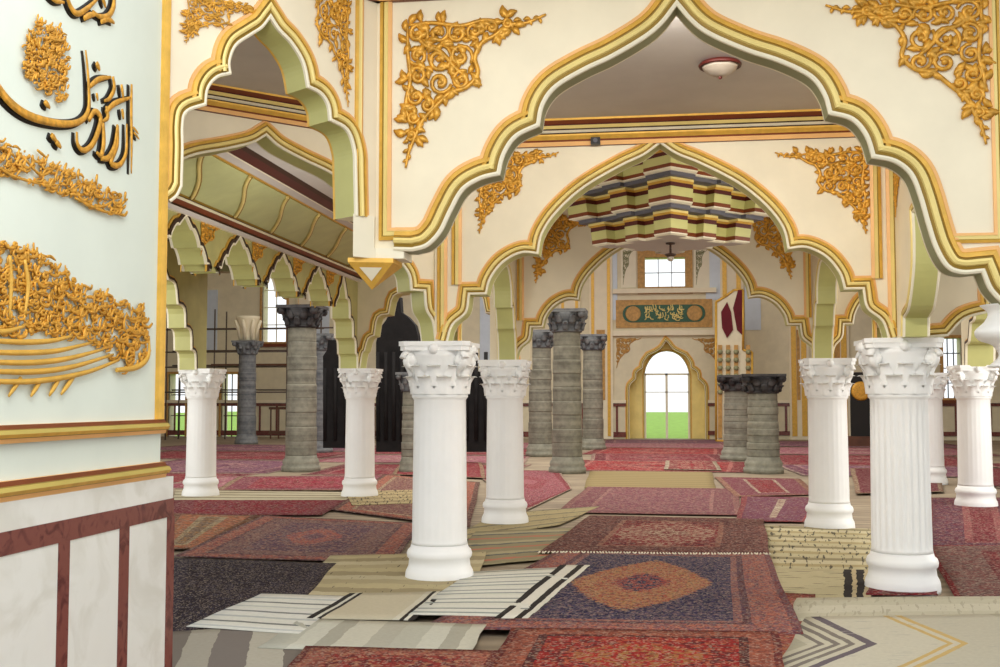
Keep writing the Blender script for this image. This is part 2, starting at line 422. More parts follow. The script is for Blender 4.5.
for px in (359,):
    u, z = pD(px, 10); z2 = pD(px, 205)[1]
    strip(wD, fD, [(u, 3.92), (u, z2)], prof=scale_prof(STRIP, .6))
for px, seed, dx, pts_, lab in ((184, 8, 82, (2, 62), 'gold scrollwork relief over the small side arch, left of its point'), (349, 9, -66, (2, 86), 'gold scrollwork relief over the small side arch, right of its point')):
    u, z = pD(px, -12); u2, z2 = pD(px + dx, pts_[1])
    arabesque('corner_relief', fD, u, z, u2 - u, (z2 - z) * 1.05, lab, seed, th=.85)

# white corner block with pendant between walls D and A
m = MB()
bl = [(-1.735, 6.15), (-1.63, 6.27), (-1.47, 6.285), (-1.47, 6.5), (-1.78, 6.46)]
m.prism(bl, lambda u, v, h: (u, v, h), 2.415, 2.475, 'white'); m.prism([(-1.735, 6.15), (-1.64, 6.262), (-1.66, 6.45), (-1.78, 6.46)], lambda u, v, h: (u, v, h), 2.47, 2.66, 'white')
blk = struct(m.build('trim_1'))
m = MB()
cxp, cyp = -1.67, 6.33
top = [(-1.78, 6.2), (-1.53, 6.27), (-1.53, 6.5), (-1.80, 6.48)]
m.prism(top, lambda u, v, h: (u, v, h), 2.39, 2.415, 'gold')
a = m.add([(x, y, 2.39) for x, y in top]); b_ = m.add([(cxp, cyp, 2.24)])
for k in range(4): m.face((a + k, a + (k + 1) % 4, b_), 'gold')
P0, P1, P2 = Vector((top[0][0], top[0][1], 2.39)), Vector((top[1][0], top[1][1], 2.39)), Vector((cxp, cyp, 2.24))
cc = (P0 + P1 + P2) / 3; nn = (P1 - P0).cross(P2 - P0).normalized()
if nn.y > 0: nn = -nn
a = m.add([cc + (p_ - cc) * .5 + nn * .006 for p_ in (P0, P1, P2)]); m.face((a, a + 1, a + 2), 'white')
m.build('pendant_tip', blk, fix=False)
# right: carved white console under the front wall
m = MB()
prof = smooth([(.16, 1.78), (.1, 1.84), (.13, 1.9), (.2, 1.93), (.22, 1.98), (.17, 2.03), (.15, 2.08), (.19, 2.12)], 4)
m.lathe([(r, z) for r, z in prof], 'column', 16, (1.93, YA + .17, 0))
struct(m.build('trim_2'))

# wall E
mb = MB(); mb.box((EX - .5, -2.5, 1.25), (EX, eEnd, 4.4), 'mint'); wE = struct(mb.build('wall_left'))
fE = frXp(EX)
def pE(px, py): q_ = onX(px, py, EX); return (q_.y, q_.z)
zb1 = pE(163, 433)[1]; zb0 = pE(163, 419)[1]
yf = eEnd - .035
# right frame + bottom bar of the inscription panel
m = MB(); moulding(m, [(yf, 4.4), (yf, zb0)], fE, [(-.034, 0, 'gold'), (-.034, .02, 'gold'), (-.018, .03, 'line'), (-.012, .02, 'gold'), (.005, .03, 'gold'), (.012, .02, 'line'), (.018, .02, 'orange'), (.04, .015, 'orange'), (.04, 0, 'orange')], 1); m.build('panel_frame', wE, fix=False)
def bar(z0, z1, d, y1, name):
    H_ = z1 - z0
    P_ = [(z0, 0, 'brown'), (z0, d * .5, 'orange'), (z0 + H_ * .25, d * .6, 'line'), (z0 + H_ * .3, d * .8, 'gold'), (z0 + H_ * .5, d, 'bronze'), (z0 + H_ * .72, d * .8, 'line'), (z0 + H_ * .76, d * .6, 'brown'), (z1, d * .4, 'orange'), (z1, 0, 'orange')]
    return cornice(wE, fE, -2.5, y1, P_, name)
bar(zb1, zb0, .05, eEnd, 'panel_frame')
zc1 = pE(166, 476)[1]; zc0 = pE(166, 461)[1]
bar(zc1, zc0, .06, eEnd + .0, 'dado_rail')
# dado, marble with red strips
DX = EX + .035
dEnd = onX(172, 560, DX).y
mb = MB(); mb.box((EX - .5, -2.5, 0), (DX, dEnd, zc1), 'marble'); wd_ = struct(mb.build('wall_left_dado'))
def pDx(px, py): q_ = onX(px, py, DX); return (q_.y, q_.z)
zr0 = pDx(168, 499)[1]; zr1 = pDx(168, 517)[1]
mb = MB(); mb.box((DX - .01, -2.5, zr1), (DX + .004, dEnd + .003, zr0), 'redmarble'); mb.build('marble_band', wd_)
for a0, a1 in ((57, 68), (118, 127.5), (165.5, 172.3), (-40, -26)):
    y0 = pDx(a0, 600)[0]; y1 = pDx(a1, 600)[0]
    mb = MB(); mb.box((DX - .01, y0, 0), (DX + .004, y1 + (.003 if a0 > 160 else 0), zr1), 'redmarble'); mb.build('marble_strip', wd_)

# ------------------------------------------------------------------ calligraphy on the inscription wall
def E3(px, py, h=.0): q_ = pE(px, py); return Vector((EX + h, q_[0], q_[1]))
UPX = Vector((1, 0, 0))
def stroke(mb, pts, w, key, h=.012, n=4, flat=.45, taper=True, edge=None):
    q = smooth(pts, n) if len(pts) > 2 else [tuple(a + (b - a) * k / 4 for a, b in zip(*pts)) for k in range(5)]
    N = len(q); P_ = [E3(x, y, h) for x, y in q]
    s_ = abs(E3(q[N // 2][0], q[N // 2][1] + 1)[2] - E3(*q[N // 2])[2])
    rs = []
    for k in range(N):
        f = k / (N - 1); ww = w if not isinstance(w, (list, tuple)) else w[0] + (w[1] - w[0]) * f
        rs.append(s_ * ww / 2 * ((.45 + .55 * math.sin(PI * min(1, .18 + f * .8))) if taper else 1))
    mb.tube(P_, rs, key, 6, flat=flat, up=UPX)
    if edge:
        off = [p_ + Vector((-h + .002, 0, 0)) + Vector((0, -.006, -.004)) for p_ in P_]
        mb.tube(off, [r * 1.3 + s_ * .8 for r in rs], edge, 6, flat=.15, up=UPX)
Z1 = 3.03
def z1(*pts): return [(x / Z1, y / Z1) for x, y in pts]
def z2(*pts): return [(x / Z1, 220 + y / Z1) for x, y in pts]
mb = MB()
def big(pts, w): stroke(mb, pts, [x * 1.15 for x in w] if isinstance(w, tuple) else w * 1.15, 'deepgold', .016, 5, .35, edge='black')
big(z1((-60, 200), (-20, 262), (20, 312), (70, 348), (130, 368), (190, 376), (235, 366), (258, 330), (258, 260), (254, 200), (249, 152)), (9.5, 5))
big(z1((258, 365), (276, 338), (294, 356), (288, 395), (268, 440), (242, 456), (224, 436), (222, 400)), 6.5)
big(z1((302, 372), (304, 430), (296, 470), (282, 462)), 6)
big(z1((296, 480), (318, 478), (338, 440), (346, 378)), 6)
big(z1((346, 380), (344, 440), (326, 492), (352, 500), (372, 462), (374, 376)), 6)
big(z1((389, 256), (388, 340), (389, 430), (388, 526)), 4.2)
big(z1((262, 262), (290, 240), (326, 234)), 5.5)
big(z1((332, 232), (336, 268), (322, 298), (306, 306)), 5)
big(z1((282, 190), (292, 214)), 6)
big(z1((310, 340), (340, 312), (386, 296)), 5.5)
big(z1((358, 256), (364, 300)), 4.5)
big(z1((282, 282), (286, 306)), 4)
big(z1((312, 322), (316, 356), (300, 368)), 5)
big(z1((360, 330), (364, 362)), 4.5)
for x, y in ((132, 318), (152, 418), (166, 438), (402, 396), (404, 412)): big(z1((x - 8, y - 10), (x + 8, y + 10)), 6 if x < 300 else 3)
tag(mb.build('calligraphy_relief'), 'large gold Arabic words with black outline in the middle of the pale inscription wall', 'calligraphy')
mb = MB()
for pts, w in (([(188, -20), (206, 26), (226, 42), (256, 24), (286, -4)], 6), ([(140, -10), (160, 4), (184, 8)], 5), ([(244, 56), (262, 46), (282, 44)], 6), ([(296, 66), (316, 58), (336, 70)], 6), ([(336, -20), (334, 20), (318, 48), (290, 50), (270, 34)], 6), ([(300, -10), (310, 24)], 5)):
    big(z1(*pts), w)
tag(mb.build('calligraphy_relief'), 'black outlined gold Arabic word at the very top of the inscription wall', 'calligraphy')

def inside(p_, poly):
    c = False; n = len(poly)
    for k in range(n):
        (x1, y1), (x2, y2) = poly[k], poly[k - 1]
        if (y1 > p_[1]) != (y2 > p_[1]) and p_[0] < (x2 - x1) * (p_[1] - y1) / (y2 - y1) + x1: c = not c
    return c
def script_fill(mb, poly, n, seed, size, w, lean=0.0):
    rnd = random.Random(seed); xs = [a for a, b in poly]; ys = [b for a, b in poly]; k = 0
    while k < n:
        c = (rnd.uniform(min(xs), max(xs)), rnd.uniform(min(ys), max(ys)))
        if not inside(c, poly): continue
        k += 1; s_ = size * rnd.uniform(.6, 1.2); ty = rnd.random(); a = rnd.uniform(-.4, .4) + lean
        def R_(pts):
            return [(c[0] + s_ * (x * math.cos(a) - y * math.sin(a)), c[1] + s_ * (x * math.sin(a) + y * math.cos(a))) for x, y in pts]
        if ty < .3: P_ = R_([(.1, -.9), (0, -.2), (.05, .5)])
        elif ty < .55: P_ = R_([(.7, -.3), (.5, .3), (0, .45), (-.5, .3), (-.7, -.15)])
        elif ty < .75: P_ = R_([(.2, -.3), (-.2, -.3), (-.25, .1), (.2, .15), (.25, -.2), (.1, .5), (-.4, .7)])
        elif ty < .9: P_ = R_([(-.6, 0), (-.1, -.15), (.6, .1)])
        else: P_ = R_([(-.1, -.1), (.12, .1)])
        stroke(mb, P_, 1.5 * w * rnd.uniform(.8, 1.2), 'deepgold', rnd.uniform(.008, .022), 3, .6)
mb = MB(); script_fill(mb, z1((100, 52), (140, 66), (165, 78), (192, 120), (196, 165), (194, 230), (190, 296), (170, 304), (138, 288), (96, 262), (62, 222), (66, 140), (80, 80)), 330, 11, 5.2, 2.0)
tag(mb.build('calligraphy_relief'), 'oval patch of dense small gold script on the inscription wall, above the large words', 'calligraphy')
mb = MB(); script_fill(mb, z1((-60, 380), (0, 425), (60, 450), (140, 485), (240, 530), (340, 575), (375, 600), (360, 650), (280, 630), (200, 590), (120, 570), (50, 540), (0, 530), (-60, 510)), 260, 12, 6.2, 2.2, .35)
for pts in (z1((-60, 470), (0, 520), (60, 545), (130, 560), (200, 560)), z1((60, 480), (110, 530), (150, 510), (170, 490)), z1((200, 560), (250, 620), (300, 625), (345, 600)), z1((100, 455), (130, 480)), z1((215, 600), (300, 640), (365, 650))): stroke(mb, pts, 3.4, 'deepgold', .018, 4, .6)
tag(mb.build('calligraphy_relief'), 'slanting line of gold script on the inscription wall, below the large words', 'calligraphy')
mb = MB(); script_fill(mb, z2((-60, 40), (0, 55), (60, 78), (135, 105), (230, 185), (340, 240), (425, 268), (440, 320), (436, 420), (370, 455), (330, 400), (200, 350), (60, 345), (-60, 340)), 640, 13, 8, 2.4)
for pts in (((-60, 365), (60, 370), (140, 366), (205, 352)), ((-60, 400), (60, 402), (160, 396), (265, 372)), ((-60, 430), (80, 432), (190, 420), (300, 392)), ((-60, 458), (80, 460), (200, 446), (330, 408)), ((-60, 488), (60, 490), (160, 480), (260, 458), (348, 424)), ((-60, 335), (0, 338), (60, 322)),
            ((340, 455), (400, 446), (436, 415), (440, 360)), ((15, 108), (18, 200), (14, 300)), ((60, 120), (70, 200), (60, 290))):
    stroke(mb, z2(*pts), 6.5, 'gold', .02, 5, .6)
for pts in (((52, 478), (14, 534)), ((112, 486), (82, 534)), ((168, 482), (138, 532)), ((212, 476), (174, 528)), ((-10, 485), (-40, 535))): stroke(mb, z2(*pts), 6, 'gold', .016, 3, .6)
tag(mb.build('calligraphy_relief'), 'ship-shaped gold calligraphy with long hull lines and oars at the bottom of the inscription wall', 'calligraphy')

# ------------------------------------------------------------------ longitudinal arches carried by the nave columns
# left: diagonal wall from the brightest column, parallel to the small arch wall
F0 = Vector((-2.0, 9.8, 0)); dF = Vector((1, 1, 0)).normalized(); nF = Vector((1, -1, 0)).normalized()
def fF_(u, v, h): return tuple(F0 + dF * u + nF * h + Vector((0, 0, v)))
hF = path([[(0, 3.74), (.12, 3.66), (.34, 3.58), (.64, 3.48), (.88, 3.3), (1.0, 3.1), (1.03, 2.9)], [(1.03, 2.9), (1.18, 2.88), (1.29, 2.79), (1.37, 2.69), (1.39, 2.56)], [(1.39, 2.56), (1.53, 2.56)], [(1.53, 2.56), (1.55, 2.4), (1.62, 2.29), (1.65, CAPZ)]])
wN = arch_wall('wall_left_inner', fF_, CEIL, -3.34, .16, [mirror(hF, -1.66)], .2, mould=scale_prof(MOULD, .6))
cornice(wN, fF_, -3.34, .1, CORN(3.86, CEIL, .16))
# right, A to B
fLr = frXn(1.93)
low = path([[(9.42, CAPZ), (9.40, 2.26)], [(9.40, 2.26), (9.2, 2.34), (9.02, 2.6), (8.98, 2.85), (9.0, 3.05)], [(9.0, 3.05), (8.8, 3.1), (8.6, 3.3)], [(8.6, 3.3), (8.3, 3.45), (8.0, 3.55), (7.8, 3.75)], [(7.8, 3.75), (7.3, 3.5), (6.62, 3.45)]])
def frXn2(x0): return lambda u, v, h: (x0 - h, -u, v)
low2 = [(-u, v) for u, v in low]
w = arch_wall('wall_nave_right', frXn2(1.95), CEIL, -9.78, -6.62, [low2], .17, mould=scale_prof(MOULD, .5))
arabesque('corner_relief', frXn2(1.95), -9.66, 3.72, .5, -.6, 'narrow gold scrollwork relief on the side wall right of the second arch, seen edge on', 14)
# B to C
for sx in (-1, 1):
    hb = path([[(0, 3.75), (.3, 3.6), (.7, 3.4), (.95, 3.2)], [(.95, 3.2), (1.3, 3.2), (1.55, 3.0), (1.6, 2.75)], [(1.6, 2.75), (1.72, 2.75), (1.8, 2.6), (1.83, 2.5)], [(1.83, 2.5), (1.9, 2.45), (1.96, 2.3), (1.98, CAPZ)]])
    a_ = mirror(hb, 12.2)
    if sx < 0: arch_wall('wall_nave_left', frXp(-1.86), CEIL, 10.23, YC, [a_], .2, mould=scale_prof(MOULD, .5))
    else: arch_wall('wall_nave_right', frXn2(1.86), CEIL, -YC, -10.23, [[(-u, v) for u, v in a_[::-1]]], .2, mould=scale_prof(MOULD, .5))

# ceilings
mb = MB(); mb.box((-5.6, 5.6, CEIL), (5.2, YC + .45, CEIL + .12), 'taupe'); struct(mb.build('ceiling'))
mb = MB(); mb.box((-9, YB, CEIL + .02), (-5.4, 18.9, CEIL + .14), 'olive'); struct(mb.build('ceiling_left_aisle'))

# ------------------------------------------------------------------ left aisle: arcade of hanging pendants with coved frieze
fP = frXp(-4.95)
pend = [10.3, 11.82, 13.36, 14.9, 16.42]
def pend_arch(y0, y1, zb, zt, w0=.11, last=None):
    a, b = y0 + w0, y1 - w0; L = (b - a) / 2; cx = (a + b) / 2
    hb = path([[(0, zt), (L * .25, zt - .12)], [(L * .25, zt - .12), (L * .34, zt - .12), (L * .48, zt - .2), (L * .55, zt - .28)], [(L * .55, zt - .28), (L * .66, zt - .28), (L * .78, zt - .36), (L * .84, zt - .44)], [(L * .84, zt - .44), (L * .94, zt - .44), (L, zt - .5), (L, zb)]], 3)
    return mirror(hb, cx)
arcs = [pend_arch(y0, y1, 3.03, 3.52) for y0, y1 in zip(pend, pend[1:])]
Lh = 1.0
lastA = path([[(16.53, 3.03), (16.53, 3.06), (16.62, 3.12)], [(16.62, 3.12), (16.75, 3.2), (16.8, 3.3)], [(16.8, 3.3), (16.95, 3.4), (17.05, 3.56)],
              [(17.05, 3.56), (17.2, 3.4), (17.35, 3.2)], [(17.35, 3.2), (17.55, 3.15), (17.6, 2.9)], [(17.6, 2.9), (17.82, 2.85), (17.86, 2.6)], [(17.86, 2.6), (18.05, 2.55), (18.1, 2.35)], [(18.1, 2.35), (18.22, 2.3), (18.24, 2.09)]], 3)
lastA = [(16.53 + (u - 16.53) * .75, v) for u, v in lastA]
wP = arch_wall('wall_left_arcade', fP, CEIL, 9.8, 18.2, arcs + [lastA], .27, face='leaf', mould=THIN, bottom=(3.03, 2.09))
for k, y in enumerate(pend[1:]):
    arabesque('spandrel_ornament', fP, y - .35, 3.56, .7, -.4, None, 20 + k, parent=wP, lite=True, th=1.5)
# cove
cv = smooth([(0, 3.70), (.1, 3.74), (.34, 3.83), (.54, 3.9), (.64, 3.95)], 4)
P_ = [(3.53, 0, 'white'), (3.53, .05, 'taupe'), (3.57, .08, 'darkbrown'), (3.60, .06, 'brown'), (3.64, .1, 'white'), (3.67, .1, 'maroon'), (3.69, .08, 'line')] + [(z, x + .07, 'cove') for x, z in cv[1:-1]] + [(3.95, .68, 'gold'), (3.955, .72, 'taupe'), (3.985, .8, 'white'), (3.99, .82, 'maroon'), (4.03, .92, 'darkbrown'), (CEIL, .98, 'gold'), (CEIL, 0, 'cove')]
cornice(wP, fP, 9.8, 18.2, P_, 'coved_frieze')
m = MB()
for k in range(7):
    y = 11.0 + k * 1.2; pts = []
    for j in range(13):
        f = j / 12; i_ = 1 + f * (len(cv) - 3); a_ = cv[int(i_)]; b_ = cv[min(len(cv) - 1, int(i_) + 1)]; g_ = i_ - int(i_)
        x = a_[0] + (b_[0] - a_[0]) * g_ + .07; z = a_[1] + (b_[1] - a_[1]) * g_
        pts.append((-4.95 + x + .015, y + .13 * math.sin(2 * PI * f) - 1.1 * f, z - .01))
    m.tube(pts, .02, 'yellow', 6); m.tube([(a, b + .05, c) for a, b, c in pts], .012, 'line', 5)
m.build('frieze_ribs', wP)
# second arcade on column further left
fQ = frXp(-7.55)
arch_wall('wall_left_aisle', fQ, CEIL, 14.3, 17.85, [[(u - .6, v) for u, v in path([[(14.95, 3.1), (15.2, 3.3), (15.6, 3.6), (16.2, 3.9)], [(16.2, 3.9), (16.6, 3.75), (16.9, 3.45)], [(16.9, 3.45), (17.15, 3.4), (17.25, 3.1)], [(17.25, 3.1), (17.5, 3.05), (17.55, 2.75)], [(17.55, 2.75), (17.76, 2.7), (17.8, 2.4)], [(17.8, 2.4), (17.95, 2.35), (17.98, 2.09)]], 3)]], .26, face='leaf', mould=THIN, bottom=(3.1, 2.09))
# transverse arch right of the column with the hanging arcade
fT = frY(17.85)
ha = path([[(0, 3.72), (.3, 3.6), (.5, 3.35)], [(.5, 3.35), (.72, 3.3), (.8, 3.0)], [(.8, 3.0), (.98, 2.95), (1.04, 2.65)], [(1.04, 2.65), (1.14, 2.6), (1.2, 2.4)], [(1.2, 2.4), (1.24, 2.35), (1.28, 2.09)]], 3)
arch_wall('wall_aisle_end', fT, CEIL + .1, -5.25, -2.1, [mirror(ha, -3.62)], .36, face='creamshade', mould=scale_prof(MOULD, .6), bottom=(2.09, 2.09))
ha2 = [(u * .95, v + .12 if v > 3.5 else v) for u, v in ha]
mb = MB(); mb.box((-7.9, 17.85, 3.75), (-5.25, 18.1, CEIL + .1), 'olive'); struct(mb.build('trim_3'))
# right aisle: arch on the far right columns
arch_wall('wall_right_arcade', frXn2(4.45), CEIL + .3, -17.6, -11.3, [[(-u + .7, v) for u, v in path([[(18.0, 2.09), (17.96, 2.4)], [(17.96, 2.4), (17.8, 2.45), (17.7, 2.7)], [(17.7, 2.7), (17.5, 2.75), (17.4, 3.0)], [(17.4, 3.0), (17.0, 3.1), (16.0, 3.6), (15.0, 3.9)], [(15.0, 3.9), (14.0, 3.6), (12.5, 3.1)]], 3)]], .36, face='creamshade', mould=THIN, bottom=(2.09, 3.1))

# ------------------------------------------------------------------ columns
def flute(n, d):
    return lambda a, z: 1 - d * (max(0, math.cos(a * n)) ** .6 if math.cos(a * n) > 0 else 0)
def white_column(label, loc, fl):
    t_ = empty('white_pillar', label, 'column', loc, 'white plaster columns')
    mb = MB(); mb.lathe([(.30, 0), (.305, .03), (.30, .08), (.295, .10), (.275, .14), (.268, .2), (.285, .22), (.29, .25), (.28, .28), (.258, .30), (.25, .33)], 'column', 40); mb.build('base', t_)
    mb = MB(); pr = [(.25, .33), (.244, .36)] + [(.244 - .012 * k / 8, .40 + 1.2 * k / 8) for k in range(9)] + [(.238, 1.61), (.25, 1.625), (.25, 1.65), (.24, 1.66)]
    ff = flute(24, .085 if fl else .012)
    mb.lathe(pr, 'column', 120, rad=lambda a, z: ff(a, z) if .38 < z < 1.6 else 1); mb.build('shaft', t_)
    mb = MB(); mb.lathe([(.24, 1.65), (.245, 1.75), (.26, 1.88), (.29, 1.98), (.31, 2.03)], 'column', 32)
    for row, (z0, hh, r0, n_, w_) in enumerate(((1.65, .19, .245, 10, .088), (1.72, .22, .25, 10, .084))):
        for k in range(n_):
            a = 2 * PI * (k + .5 * row) / n_; g_ = []
            for j in range(7):
                f = j / 6; rr_ = r0 + .012 + .02 * f + (.05 * max(0, f - .55) / .45 if f > .55 else 0); zz = z0 + hh * (f if f < .85 else .85 + (.85 - f) * .4)
                ww = w_ * (1 - .25 * f - .5 * max(0, f - .7)) * (1 + .16 * math.sin(j * 2.6))
                row_ = []
                for i_ in (-1, -.4, 0, .4, 1):
                    aa = a + i_ * ww / rr_; r2 = rr_ + (.014 if i_ == 0 else .004 * (1 - abs(i_)))
                    row_.append((r2 * math.cos(aa), r2 * math.sin(aa), zz))
                g_.append(mb.add(row_))
            for j in range(6):
                for i_ in range(4): mb.face((g_[j] + i_, g_[j] + i_ + 1, g_[j + 1] + i_ + 1, g_[j + 1] + i_), 'column', True)
    cap = mb.build('capital', t_)
    for k in range(4):
        a = PI / 4 + k * PI / 2; mb = MB(); pts = []
        for j in range(26):
            f = j / 25; th = -PI / 2 + f * 3.4 * PI; rr_ = .095 * (1 - .72 * f)
            x = .305 + rr_ * math.cos(th + PI / 2 + .2) ; z = 1.945 + rr_ * math.sin(th + PI / 2 + .2)
            pts.append((x * math.cos(a), x * math.sin(a), z))
        side = Vector((-math.sin(a), math.cos(a), 0))
        mb.tube(pts, .036, 'column', 8, flat=.55)
        mb.tube([(.25 * math.cos(a), .25 * math.sin(a), 1.80), (.30 * math.cos(a), .30 * math.sin(a), 1.9), (.32 * math.cos(a), .32 * math.sin(a), 2.0), (.35 * math.cos(a), .35 * math.sin(a), 2.03)], [.02, .03, .04, .04], 'column', 8)
        mb.ball((.31 * math.cos(a), .31 * math.sin(a), 1.945), .055, 'column', 8)
        mb.build('volute', cap)
    mb = MB(); ab = []
    for k in range(4):
        a = PI / 4 + k * PI / 2; c_ = Vector((.392 * math.cos(a), .392 * math.sin(a), 0)); b_ = Vector((.392 * math.cos(a + PI / 2), .392 * math.sin(a + PI / 2), 0))
        sd = Vector((-math.sin(a), math.cos(a), 0)) * .04
        for j in range(7):
            f = j / 6; p_ = (c_ + sd) * (1 - f) + (b_ - Vector((-math.sin(a + PI / 2), math.cos(a + PI / 2), 0)) * .04) * f; p_ *= 1 - .07 * math.sin(PI * f)
            ab.append((p_.x, p_.y))
    mb.prism(ab, lambda u, v, h: (u, v, h), 2.03, 2.07, 'column'); mb.prism([(u * 1.04, v * 1.04) for u, v in ab], lambda u, v, h: (u, v, h), 2.07, CAPZ, 'column')
    for k in range(4): mb.ball((.285 * math.cos(k * PI / 2), .285 * math.sin(k * PI / 2), 2.045), .05, 'column', 7)
    mb.build('abacus', cap)
    return t_
c0 = white_column('fluted white column in the right foreground with a red strip of rug at its foot', (1.98, 9.88, 0), True)
c1 = white_column('brightest white column in the left foreground, standing on striped kilims, biggest on the left side', (-1.965, 9.84, 0), False)
for loc, lab in (((-2.02, 14.42, 0), 'white column just right of the brightest foreground column, one bay behind it'),
                 ((2.04, 14.45, 0), 'white column just left of the fluted column, one bay behind it'),
                 ((-4.92, 17.95, 0), 'white column left of the brightest foreground column, under the end of the hanging arcade'),
                 ((-7.55, 17.7, 0), 'leftmost white column, next to the marble clad inscription wall'),
                 ((4.6, 17.6, 0), 'white column at the right edge of the picture on red rugs'),
                 ((5.05, 22.4, 0), 'thin looking white column half hidden behind the fluted column on its right')):
    copy_tree(c1, loc, lab)
def stone_column(label, loc, H_, r, capk, shk='stone', group='grey stone columns', upper=None):
    t_ = empty('stone_pillar', label, 'pillar', loc, group)
    mb = MB(); mb.lathe([(r * 1.32, 0), (r * 1.32, .12), (r * 1.2, .14), (r * 1.26, .2), (r * 1.2, .26), (r * 1.1, .3), (r * 1.08, .36)], shk, 28); mb.build('base', t_)
    hc = .5 if H_ > 3 else .42
    mb = MB(); n_ = 9; pr = []
    for k in range(n_):
        a, b = .36 + (H_ - hc - .36) * k / n_, .36 + (H_ - hc - .36) * (k + 1) / n_; rr_ = r * (1.06 - .1 * k / n_) + .008 * math.sin(k * 2.3)
        pr += [(rr_ - .006, a + .001), (rr_, a + .006), (rr_, a + .03), (rr_, b - .03), (rr_, b - .006), (rr_ - .006, b)]
    mb.lathe(pr, shk, 28); mb.build('shaft', t_)
    mb = MB(); z0 = H_ - hc
    mb.lathe([(r * 1.05, z0), (r * 1.12, z0 + .03), (r * 1.0, z0 + .06), (r * 1.1, z0 + hc * .5), (r * 1.45, z0 + hc * .85)], capk, 24)
    for row in range(2):
        for k in range(8):
            a = 2 * PI * (k + .5 * row) / 8; za = z0 + hc * (.08 + .3 * row); pts = []; 
            for j in range(6):
                f = j / 5; R_ = r * (1.08 + .1 * row + .1 * f + (.4 * max(0, f - .5))); pts.append((R_ * math.cos(a), R_ * math.sin(a), za + hc * .42 * (f if f < .81 else .72)))
            mb.tube(pts, [r * .2, r * .26, r * .24, r * .22, r * .2, r * .12], capk, 6, flat=.6, up=(math.cos(a), math.sin(a), 0))
    for k in range(4):
        a = PI / 4 + k * PI / 2; mb.ball((r * 1.62 * math.cos(a), r * 1.62 * math.sin(a), z0 + hc * .76), r * .3, capk, 6)
    q_ = r * 1.42
    mb.box((-q_, -q_, z0 + hc * .86), (q_, q_, z0 + hc), capk); mb.build('capital', t_)
    return t_
stone_column('tall weathered grey stone column with dark carved capital, third from left behind the hanging arcade', (-8.05, 24.4, 0), 3.72, .33, 'darkstone')
stone_column('grey stone column with blue-grey collar in the far left distance beside the scaffolding', (-15.0, 39.2, 0), 3.75, .32, 'bluestone', 'bluestone')
stone_column('slim grey column half hidden behind the tall dark-capped stone column on the left', (-10.3, 33.0, 0), 3.6, .3, 'bluestone', 'bluestone')
stone_column('biggest grey stone column in the middle distance, left of the bright doorway', (-2.07, 24.6, 0), 3.58, .31, 'bluestone')
stone_column('grey stone column furthest back, closest to the bright doorway on its left', (-2.22, 36.3, 0), 3.7, .32, 'bluestone')
stone_column('grey stone column seen between the white aisle column and the biggest grey stone column', (-3.43, 31.7, 0), 3.57, .32, 'bluestone')
stone_column('short dark-capped grey stone column right of the doorway, nearer of the close pair', (2.18, 25.2, 0), 2.16, .33, 'darkstone', group='short grey stone columns')
stone_column('short dark-capped grey stone column right of the doorway, farther of the close pair', (1.98, 30.4, 0), 2.25, .36, 'darkstone', group='short grey stone columns')
stone_column('grey stone column partly hidden just left of the brightest white foreground column', (-5.43, 24.1, 0), 2.2, .22, 'bluestone', 'stone', group='short grey stone columns')
# white carved block standing on the far left stone column
mb = MB(); mb.lathe([(.3, 0), (.28, .2), (.32, .5), (.42, .8), (.44, .9)], 'creamshade', 20, (-15.0, 39.2, 3.75))
for k in range(8):
    a = 2 * PI * k / 8; mb.tube([(-15 + .3 * math.cos(a), 39.2 + .3 * math.sin(a), 3.8), (-15 + .36 * math.cos(a), 39.2 + .36 * math.sin(a), 4.2), (-15 + .5 * math.cos(a), 39.2 + .5 * math.sin(a), 4.5)], [.05, .08, .05], 'creamshade', 6)
tag(mb.build('carved_block'), 'pale carved capital block on top of the blue-grey collared column in the far left', 'capital')

# ------------------------------------------------------------------ stalactite ceiling piece hanging between the second and third arch
mq = empty('stalactite_ceiling', 'striped stepped stalactite ceiling piece in green, maroon and gold hanging behind the second arch', 'ceiling ornament', (.1, 12.2, 0))
def star(r, jog, n=4):
    """square with a corner towards the camera, edges broken into offset steps"""
    pts = []
    for s_ in range(4):
        a = -PI / 2 + s_ * PI / 2; A_ = Vector((math.cos(a), math.sin(a))) * r; B_ = Vector((math.cos(a + PI / 2), math.sin(a + PI / 2))) * r
        d = B_ - A_; nn_ = Vector((d.y, -d.x)).normalized()
        seq = [(0, 0), (.2, 0), (.2, -1), (.42, -1), (.42, -.2), (.58, -.2), (.58, -1), (.8, -1), (.8, 0)]
        for f, o in seq: q_ = A_ + d * f + nn_ * jog * o; pts.append((q_.x, q_.y))
    return pts
def tier(name, r0, zb, zt, jog):
    H_ = zt - zb; m = MB()
    pr = [(0, .93, 'white'), (.06, .98, 'white'), (.1, .985, 'brown'), (.27, .985, 'green'), (.64, 1.0, 'maroon'), (.82, 1.0, 'gold'), (.9, 1.035, 'yellow'), (1.0, 1.03, 'white')]
    idx = [m.add([(x * k, y * k, zb + H_ * f) for x, y in star(r0, jog)]) for f, k, c in pr]; n_ = len(star(r0, jog))
    for a in range(len(pr) - 1):
        for k in range(n_): m.face((idx[a] + k, idx[a] + (k + 1) % n_, idx[a + 1] + (k + 1) % n_, idx[a + 1] + k), pr[a][2])
    m.face([idx[0] + k for k in range(n_)], 'taupe'); m.face([idx[-1] + k for k in range(n_)][::-1], 'slate')
    return m.build(name, mq)
tier('lower_tier', .86, 3.27, 3.52, .13); tier('middle_tier', 1.12, 3.56, 3.8, .15); tier('upper_tier', 1.36, 3.84, CEIL, .12)
